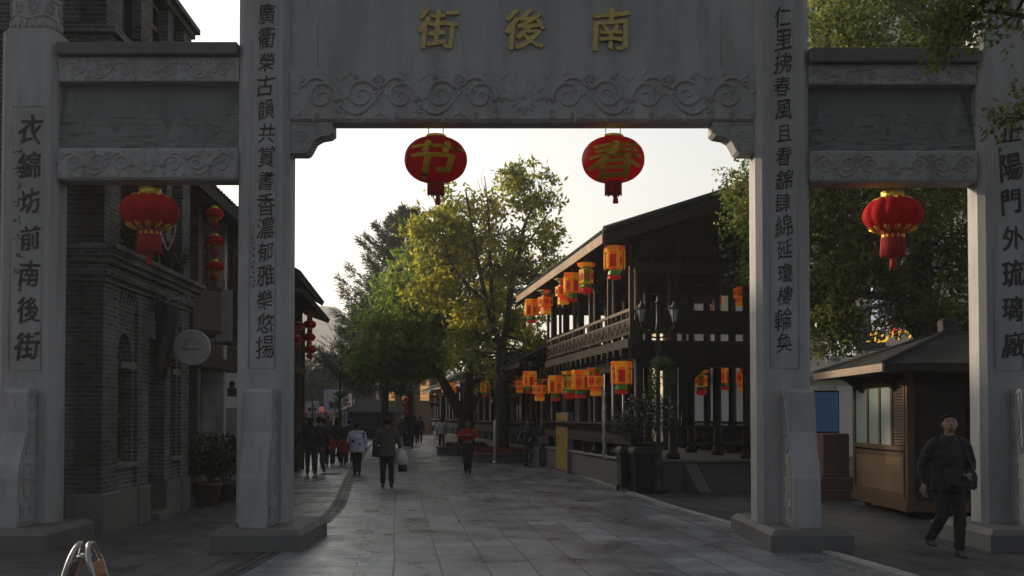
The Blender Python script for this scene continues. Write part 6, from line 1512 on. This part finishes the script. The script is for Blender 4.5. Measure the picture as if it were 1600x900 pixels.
    for s in (-1, 1): hb_.ball((s * .73 * h, -.02 * h, -.12 * h), .09 * h, .17 * h, .26 * h, 8, 6)
    hb_.xf(Mh); tmp = hb_.mesh('h', uv=False); b.bm.from_mesh(tmp); bpy.data.meshes.remove(tmp)
    me = remesh('body', b, vox * (.8 if near else 1), None, 2 if near else 3)
    body = link_mesh('body', me, [M['skin'], M['dark'], plain('lips', (.22, .09, .07), .5)], t)
    Mi = Mh.inverted()
    if near:
        idx = []
        for f in me.polygons:
            c = Mi @ f.center; k_ = 0
            if c.y > .5 * h:
                for s in (-1, 1):
                    if ((c.x - s * .28 * h) / (.14 * h)) ** 2 + ((c.z + .04 * h) / (.06 * h)) ** 2 < 1: k_ = 1
                    if ((c.x - s * .28 * h) / (.2 * h)) ** 2 + ((c.z - .17 * h) / (.05 * h)) ** 2 < 1: k_ = 1
                if (c.x / (.26 * h)) ** 2 + ((c.z + .56 * h) / (.08 * h)) ** 2 < 1: k_ = 2
            idx.append(k_)
        me.polygons.foreach_set('material_index', idx)
    # hair
    hb2 = MB(); e_ = 1.17
    ell(hb2, [((0, -.46 * h, -.62 * h), .50 * h, .42 * h), ((0, -.40 * h, -.3 * h), .68 * h, .56 * h), ((0, -.20 * h, .0 * h), .70 * h * e_, .70 * h), ((0, -.12 * h, .34 * h), .73 * h * e_, .88 * h), ((0, -.06 * h, .62 * h), .66 * h * e_, .92 * h), ((0, -.06 * h, .92 * h), .46 * h * e_, .64 * h), ((0, -.06 * h, 1.08 * h), .14 * h, .2 * h)], 18)
    if hairlen: ell(hb2, [((0, -.50 * h, -1.0 * h * (1 + hairlen)), .45 * h, .22 * h), ((0, -.45 * h, -.4 * h), .66 * h, .36 * h), ((0, -.3 * h, .3 * h), .70 * h, .5 * h)], 14)
    hb2.xf(Mh); link_mesh('hair', remesh('hair', hb2, vox, None, 2), M['hair'], t)
    if hat:
        hb3 = MB(); ell(hb3, [((0, -.05 * h, .40 * h), .82 * h, 1.0 * h), ((0, -.05 * h, .7 * h), .80 * h, .98 * h), ((0, -.05 * h, 1.1 * h), .5 * h, .62 * h), ((0, -.05 * h, 1.22 * h), .1 * h, .1 * h)], 16); hb3.xf(Mh); hb3.build('hat', cloth('hat ' + str(hat), hat), t)
    # coat
    c = MB(); g = 1.18 * coat_w; zl = coat_len
    ell(c, [(K_((0, 0, zl)), .098 * H * g, .068 * H * g), (K_((0, 0, zl + .02)), .100 * H * g, .070 * H * g), (K_((0, ln * .3, .60)), .090 * H * g, .066 * H * g), (K_((0, ln * .6, .71)), .102 * H * g, .070 * H * g), (K_((0, ln * .8, .785)), .108 * H, .062 * H), (K_((0, ln * .85, .822)), .080 * H, .052 * H), (K_((0, ln * .86, .85)), .044 * H, .042 * H)])
    for sh, (el, wr), s in As:
        s0 = sh + Vector((-s * .022 * H, 0, -.014 * H)); c.ball(s0, .046 * H * coat_w ** .5, n=12, m=8)
        limb(c, [s0, sh.lerp(el, .18), el, el.lerp(wr, .93)], [.040 * H * coat_w ** .5, .043 * H * coat_w ** .5, .035 * H * coat_w ** .5, .027 * H], 12)
    if near:
        limb(c, [K_((-.045, ln * .85 - .01, .85)), K_((-.02, ln * .86 + .045, .835)), K_((0, ln * .86 + .05, .815))], [.011 * H] * 3); limb(c, [K_((.045, ln * .85 - .01, .85)), K_((.02, ln * .86 + .045, .835)), K_((0, ln * .86 + .05, .815))], [.011 * H] * 3); limb(c, [K_((-.045, -.01 + ln * .85, .85)), K_((0, ln * .85 - .04, .855)), K_((.045, ln * .85 - .01, .85))], [.011 * H] * 3)
    cm = cloth(coat_name or 'coat %.3f %.3f %.3f' % coat, coat); mats = [cm]
    me = folds(remesh('jacket', c, vox, None, 3), .012)
    if spots:
        mats = [cm, cloth('dark jacket spots', (.02, .02, .035))]; rr2 = random.Random(2); sp = [K_((rr2.uniform(-.17, .17), rr2.uniform(-.12, .12), rr2.uniform(.46, .82))) for _ in range(34)]
        me.polygons.foreach_set('material_index', [1 if any((f.center - s_).length < .045 for s_ in sp) else 0 for f in me.polygons])
    link_mesh('jacket', me, mats, t)
    # trousers or skirt, shoes
    c = MB()
    ell(c, [(K_((0, 0, .445)), .07 * H, .055 * H), (K_((0, 0, .48)), .093 * H, .068 * H), (K_((0, 0, .54)), .088 * H, .064 * H), (K_((0, 0, .58)), .078 * H, .058 * H)])
    for hp, (kn, an), s in Ls: limb(c, [hp + K_((0, 0, -.01)), kn, an + K_((0, 0, .005))], [.060 * H, .044 * H, .036 * H])
    if skirt: ell(c, [(K_((0, 0, .2)), .09 * H, .075 * H), (K_((0, 0, .5)), .09 * H, .07 * H)])
    link_mesh('trousers', folds(remesh('trousers', c, vox, None, 3), .010), cloth('legs %.3f %.3f %.3f' % legs, legs), t)
    for hp, (kn, an), s in Ls:
        c = MB(); a0 = an + K_((0, -.028, -.026)); a1 = an + K_((0, .10, -.034))
        ell(c, [(an + K_((0, .022, -.0445)), .024 * H, .066 * H), (an + K_((0, .022, -.030)), .026 * H, .068 * H), (an + K_((0, .005, -.008)), .024 * H, .045 * H), (an + K_((0, -.006, .018)), .024 * H, .028 * H)], 14)
        c.build('shoe', cloth('shoe ' + str(shoe), shoe) if shoe else M['shoe'], t)
    return t
def gp(px, Y): return (at(px, 650, Y).x, Y, .012)
walk = lambda s=1, k_=1.0: {'lL': [(-.055, .05 * s * k_, .275), (-.058, .02 * s * k_, .05)], 'lR': [(.055, .0, .27), (.058, -.10 * s * k_, .065)]}
SPN = rnd
# man walking towards the camera on the right
MAN = person('man in a dark jacket walking past the kiosk with his head turned down', (at(1477, 650, 12.5).x, 12.45, .012), R(180 + 8), 1.71, (.008, .0085, .010), (.005, .005, .006),
    {'lL': [(-.062, .045, .275), (-.045, .06, .045)], 'lR': [(.050, .02, .285), (.066, -.13, .10)], 'aL': [(-.17, .02, .64), (-.09, .12, .585)], 'aR': [(.175, -.04, .64), (.178, -.01, .50)], 'lean': .02, 'headyaw': R(-22), 'headpitch': R(-14)}, near=True, coat_len=.46, coat_w=1.08)
bag = thing('shoulder_bag', 'dark flap bag carried under the arm of the man by the kiosk', 'bag', (MAN.location.x, MAN.location.y, .012), MAN.rotation_euler.z)
b = MB(); b.prism([(-.24, .80), (.13, .86), (.15, 1.05), (.13, 1.09), (-.20, 1.04), (-.25, .99)], 'y', .155, .245); bmesh.ops.bevel(b.bm, geom=list(b.bm.edges), offset=.02, segments=2, affect='EDGES'); b.build('bag_body', cloth('dark bag', (.018, .018, .02)), bag)
b = MB(); b.tube([(-.2, .20, 1.03), (-.17, .14, 1.25), (-.12, .08, 1.42), (-.05, .0, 1.475), (.05, -.09, 1.40), (.14, -.11, 1.2), (.17, .06, 1.0)], .014, 6, True, (Vector((0, 1, 0)), .6)); b.build('strap', cloth('dark bag', (.018, .018, .02)), bag)
b = MB(); b.box(-.08, -.05, .246, .252, .96, 1.0); b.build('buckle', M['chrome'], bag)
# man in the middle walking away
m1 = person('man in a grey brown jacket walking away mid-street with a shoulder strap', gp(605, 24.3), R(4), 1.66, (.075, .068, .058), (.010, .010, .012),
    {'lL': [(-.056, .02, .27), (-.060, -.01, .047)], 'lR': [(.056, .025, .275), (.060, .045, .045)], 'aL': [(-.175, -.01, .63), (-.165, .05, .50)], 'aR': [(.175, .0, .63), (.185, .09, .56)], 'headyaw': R(8)}, coat_len=.45, coat_w=1.12)
def held(parent, name, label, cat, parts, lz=None):
    t = thing(name, label, cat, parent.location, parent.rotation_euler.z)
    for nm, mb, m in parts: mb.build(nm, m, t)
    return t
b = MB(); b.prism([(-.36, .72), (-.14, .72), (-.15, .98), (-.34, .98)], 'y', -.06, .06); bmesh.ops.bevel(b.bm, geom=list(b.bm.edges), offset=.02, segments=2, affect='EDGES')
s_ = MB(); s_.tube([(-.26, -.03, .97), (-.17, -.13, 1.15), (.0, -.150, 1.32), (.09, -.115, 1.40), (.10, -.02, 1.43), (.04, .11, 1.36), (-.16, .14, 1.1), (-.26, .03, .97)], .016, 5, True, (Vector((0, 1, 0)), .5))
held(m1, 'shoulder_bag', 'black shoulder bag at the left hip of the man walking away', 'bag', [('bag_body', b, cloth('dark bag', (.018, .018, .02))), ('strap', s_, cloth('dark bag', (.018, .018, .02)))])
b = MB(); ell(b, [((.34, .12, .52), .08, .06), ((.34, .12, .56), .15, .10), ((.33, .11, .70), .165, .12), ((.31, .12, .84), .12, .09), ((.30, .14, .93), .05, .04), ((.30, .14, .97), .03, .03)])
for v in b.bm.verts: v.co += Vector((noise.noise(v.co * 9), noise.noise(v.co * 9 + Vector((5, 0, 0))), noise.noise(v.co * 9 + Vector((0, 5, 0))))) * .035
c_ = MB(); ell(c_, [((.36, .14, .36), .10, .08), ((.36, .14, .50), .11, .09), ((.36, .14, .56), .06, .05)])
held(m1, 'plastic_bag', 'crumpled white plastic bag on the arm of the man walking away', 'bag', [('bag_body', b, cloth('white plastic', (.55, .54, .52), .1, .4)), ('lower_bag', c_, cloth('dark bag', (.018, .018, .02)))])
person('woman in a pale spotted jacket and black trousers walking away', gp(558, 29.6), R(0), 1.50, (.50, .52, .60), (.010, .010, .012), {'lL': [(-.045, 0, .27), (-.035, -.01, .047)], 'lR': [(.045, .02, .27), (.035, .03, .045)], 'aL': [(-.17, 0, .64), (-.14, .07, .56)], 'aR': [(.17, -.01, .64), (.17, .03, .5)]}, coat_len=.43, coat_w=1.35, spots=True, group='people strolling on the street')
m2 = person('woman in black holding a small handbag out beside the pillar', gp(486, 29.6), R(10), 1.63, (.012, .013, .014), (.012, .012, .014), {'aL': [(-.19, .0, .65), (-.245, .02, .51)], **walk(1)}, hairlen=.5, coat_w=1.2, group='people strolling on the street')
b = MB(); b.prism([(-.50, .56), (-.31, .56), (-.34, .70), (-.47, .70)], 'y', -.01, .09); h_ = MB(); h_.tube([(-.45, .04, .69), (-.43, .04, .79), (-.38, .04, .79), (-.36, .04, .69)], .008, 5)
held(m2, 'handbag', 'small black handbag held out by the woman in black', 'bag', [('bag_body', b, cloth('dark bag', (.018, .018, .02))), ('bag_handle', h_, cloth('dark bag', (.018, .018, .02)))])
person('man in a dark coat and blue jeans walking beside the woman in black', gp(499, 30.3), R(-4), 1.66, (.014, .016, .018), (.055, .075, .13), walk(-1), coat_w=1.15, group='people strolling on the street')
person('child in a red top on the left, walking with the family group', gp(515, 35.0), R(3), 1.12, (.24, .010, .012), (.012, .012, .014), {'aL': [(-.18, .03, .64), (-.2, .06, .53)]}, coat_w=1.1, group='people strolling on the street')
person('child in a red top on the right, holding hands near the spotted jacket', gp(537, 34.6), R(-3), 1.06, (.28, .012, .014), (.014, .014, .016), walk(1), coat_w=1.1, group='people strolling on the street')
person('adult in black walking between the two red-topped children', gp(526, 36.0), R(0), 1.62, (.012, .012, .013), (.012, .012, .013), walk(-1), hairlen=.4, group='people strolling on the street')
person('adult in a blue cap walking ahead of the children', gp(546, 37.0), R(5), 1.58, (.03, .02, .025), (.02, .02, .024), walk(1), hat=(.05, .07, .28), group='people strolling on the street')
person('slim adult in a dark coat close behind the jeans wearer', gp(506, 35.5), R(0), 1.60, (.014, .015, .016), (.012, .012, .013), walk(1), group='people strolling on the street')
person('distant person in a green cap near the tiled house corner', gp(479, 50), R(0), 1.66, (.02, .04, .03), (.02, .02, .022), walk(1), hat=(.05, .30, .10), group='people far down the street')
person('distant person in an orange red coat at the tiled house corner', gp(470, 54), R(0), 1.66, (.25, .06, .03), (.02, .02, .022), walk(-1), group='people far down the street')
person('distant person in a brown coat and white hat', gp(628, 57), R(0), 1.62, (.06, .045, .035), (.014, .014, .016), walk(1), hat=(.5, .5, .48), coat_w=1.2, group='people far down the street')
person('distant person in a dark blue coat, left one of the pair by the far lanterns', gp(640, 61), R(0), 1.68, (.02, .028, .045), (.014, .014, .018), walk(-1), coat_w=1.15, group='people far down the street')
person('distant person in a dark blue coat, right one of the pair by the far lanterns', gp(648, 60), R(0), 1.70, (.018, .024, .038), (.014, .014, .018), walk(1), coat_w=1.2, group='people far down the street')
person('distant person in dark clothes beside the yellow tree side of the pair', gp(656, 64), R(0), 1.64, (.02, .02, .022), (.014, .014, .016), walk(1), group='people far down the street')
wm_ = person('girl in a short white coat walking near the forked trunk', gp(690, 54), R(6), 1.60, (.60, .60, .60), (.012, .012, .014), walk(-1), hairlen=.5, coat_w=1.15, coat_len=.46, group='people far down the street')
person('person in black with bright red folded sleeves standing near the planters', gp(731, 30.2), R(185), 1.56, (.30, .010, .012), (.010, .010, .011), {'aL': [(-.185, .07, .70), (-.03, .15, .72)], 'aR': [(.185, .07, .70), (.04, .15, .72)], 'lL': [(-.04, 0, .27), (-.035, 0, .045)], 'lR': [(.04, 0, .27), (.038, .0, .045)]}, coat_len=.62, coat_w=.95, skirt=True)
BP = person('person in dark clothes standing by the bicycle', gp(826, 34.6), R(150), 1.60, (.016, .016, .018), (.014, .014, .016), {'aR': [(.16, .05, .66), (.14, .17, .60)], 'aL': [(-.16, .04, .65), (-.13, .14, .58)]}, coat_w=1.15)
person('distant shopper in a grey coat by the distant kiosk', gp(596, 84), R(0), 1.68, (.07, .07, .075), (.016, .016, .018), walk(1), group='people far down the street')
person('distant shopper in dark clothes under the poster boards', gp(513, 70), R(0), 1.66, (.03, .028, .03), (.016, .016, .018), walk(-1), group='people far down the street')

# bicycle
BI = thing('bicycle', 'bicycle with pale wheels parked beside the person at the pavilion wall', 'bicycle', (at(838, 650, 34.5).x, 34.5, .012), R(62))
for x, nm in ((-.52, 0), (.52, 1)):
    b = MB(); b.tube([(x + .31 * math.cos(a), 0, .33 + .31 * math.sin(a)) for a in np.linspace(0, 2 * PI, 29)], .022, 6); wh = b.build('wheel', M['dark'], BI)
    b = MB(); b.tube([(x + .285 * math.cos(a), 0, .33 + .285 * math.sin(a)) for a in np.linspace(0, 2 * PI, 29)], .012, 5)
    for i in range(14): a = 2 * PI * i / 14; b.tube([(x, 0, .33), (x + .28 * math.cos(a), 0, .33 + .28 * math.sin(a))], .004, 4)
    b.ball((x, 0, .33), .03, .04, .03); b.build('rim', M['chrome'], wh)
b = MB()
for a, c in (((-.52, .33), (-.05, .30)), ((-.05, .30), (-.18, .78)), ((-.52, .33), (-.16, .70)), ((-.05, .30), (.36, .72)), ((-.16, .70), (.36, .76)), ((.52, .33), (.34, .88))): b.tube([(a[0], 0, a[1]), (c[0], 0, c[1])], .018, 6)
b.build('frame', plain('bicycle paint', (.10, .10, .11), .35), BI)
b = MB(); b.tube([(.34, 0, .86), (.36, 0, .98)], .015, 6); b.tube([(.26, -.28, 1.0), (.36, -.16, 1.0), (.36, 0, .98), (.36, .16, 1.0), (.26, .28, 1.0)], .014, 6); b.build('handlebar', M['chrome'], BI)
b = MB(); b.tube([(-.18, 0, .76), (-.19, 0, .84)], .014, 6); b.hexa([(-.33, -.09, .84), (-.06, -.03, .85), (-.06, .03, .85), (-.33, .09, .84), (-.32, -.08, .90), (-.06, -.025, .89), (-.06, .025, .89), (-.32, .08, .90)]); b.build('saddle', M['dark'], BI)
b = MB(); b.box(.42, .66, -.14, .14, .74, .95, .02); b.tube([(.36, 0, .80), (.44, 0, .80)], .012, 5); b.build('basket', M['wire'], BI)
b = MB(); b.tube([(-.05, -.10, .30), (-.05, .10, .30)], .015, 6); b.tube([(-.05, .09, .30), (.06, .09, .18)], .012, 6); b.tube([(-.05, -.09, .30), (-.16, -.09, .42)], .012, 6); b.lathe([(.09, -.004), (.09, .004)], (0, 0, 0), 16); b.build('crank', M['chrome'], BI)

# folding frame sign at the lower left
v = at(133, 848, 6.2)
AF = thing('folding_sign', 'steel-tubed folding floor sign with an orange panel at the lower left corner', 'sign', (v.x, v.y, 0), R(9))
Hs = v.z + .0; w2 = .14
def uframe(mb, sgn, top):
    """rounded upside-down U leaning out along local x"""
    sl_ = .27; pts = []
    for (yy, u) in ((-w2, 0), (-w2, .3), (-w2, .6), (-w2, .86)): pts.append((yy, u))
    pts += [(-w2 + w2 * (1 - math.cos(a)), .86 + .14 * math.sin(a)) for a in np.linspace(.2, PI - .2, 9)]
    pts += [(w2, .86), (w2, .6), (w2, .3), (w2, 0)]
    mb.tube([(sgn * (.03 + sl_ * (1 - u)), y_, .015 + u * (top - .02)) for y_, u in pts], .017, 8)
for sgn in (-1, 1):
    b = MB(); uframe(b, sgn, Hs); fo = b.build('tube_frame', M['chrome'], AF)
    b = MB(); u0, u1 = .14, .88
    q = [(sgn * (.03 + .27 * (1 - u)), y_, .015 + u * (Hs - .02)) for u, y_ in ((u0, -w2 + .02), (u0, w2 - .02), (u1, w2 - .02), (u1, -w2 + .02))]
    b.hexa([Vector(x) for x in q] + [Vector(x) + Vector((sgn * .012, 0, .004)) for x in q]); b.build('panel', plain('orange sign panel', (.30, .13, .06), .45, 0, .3, 9) if sgn == 1 else plain('dark sign back', (.03, .03, .03)), fo)
    b = MB()
    for i in range(4):
        u = .78 - .16 * i
        for k_ in range(3):
            y_ = -.06 + .06 * k_; x_ = sgn * (.047 + .27 * (1 - u)); z_ = .015 + u * (Hs - .02); b.bar((x_, y_ - .02, z_ + .012 * (k_ % 2)), (x_ , y_ + .02, z_), .02, .006, (sgn, 0, .3))
    b.build('worn_lettering', plain('dark red sign print', (.16, .03, .02)), fo)
b = MB(); b.tube([(-.035, -.05, Hs - .08), (.035, -.05, Hs - .08)], .012, 6); b.tube([(-.035, .05, Hs - .08), (.035, .05, Hs - .08)], .012, 6); b.build('hinge', M['chrome'], AF)
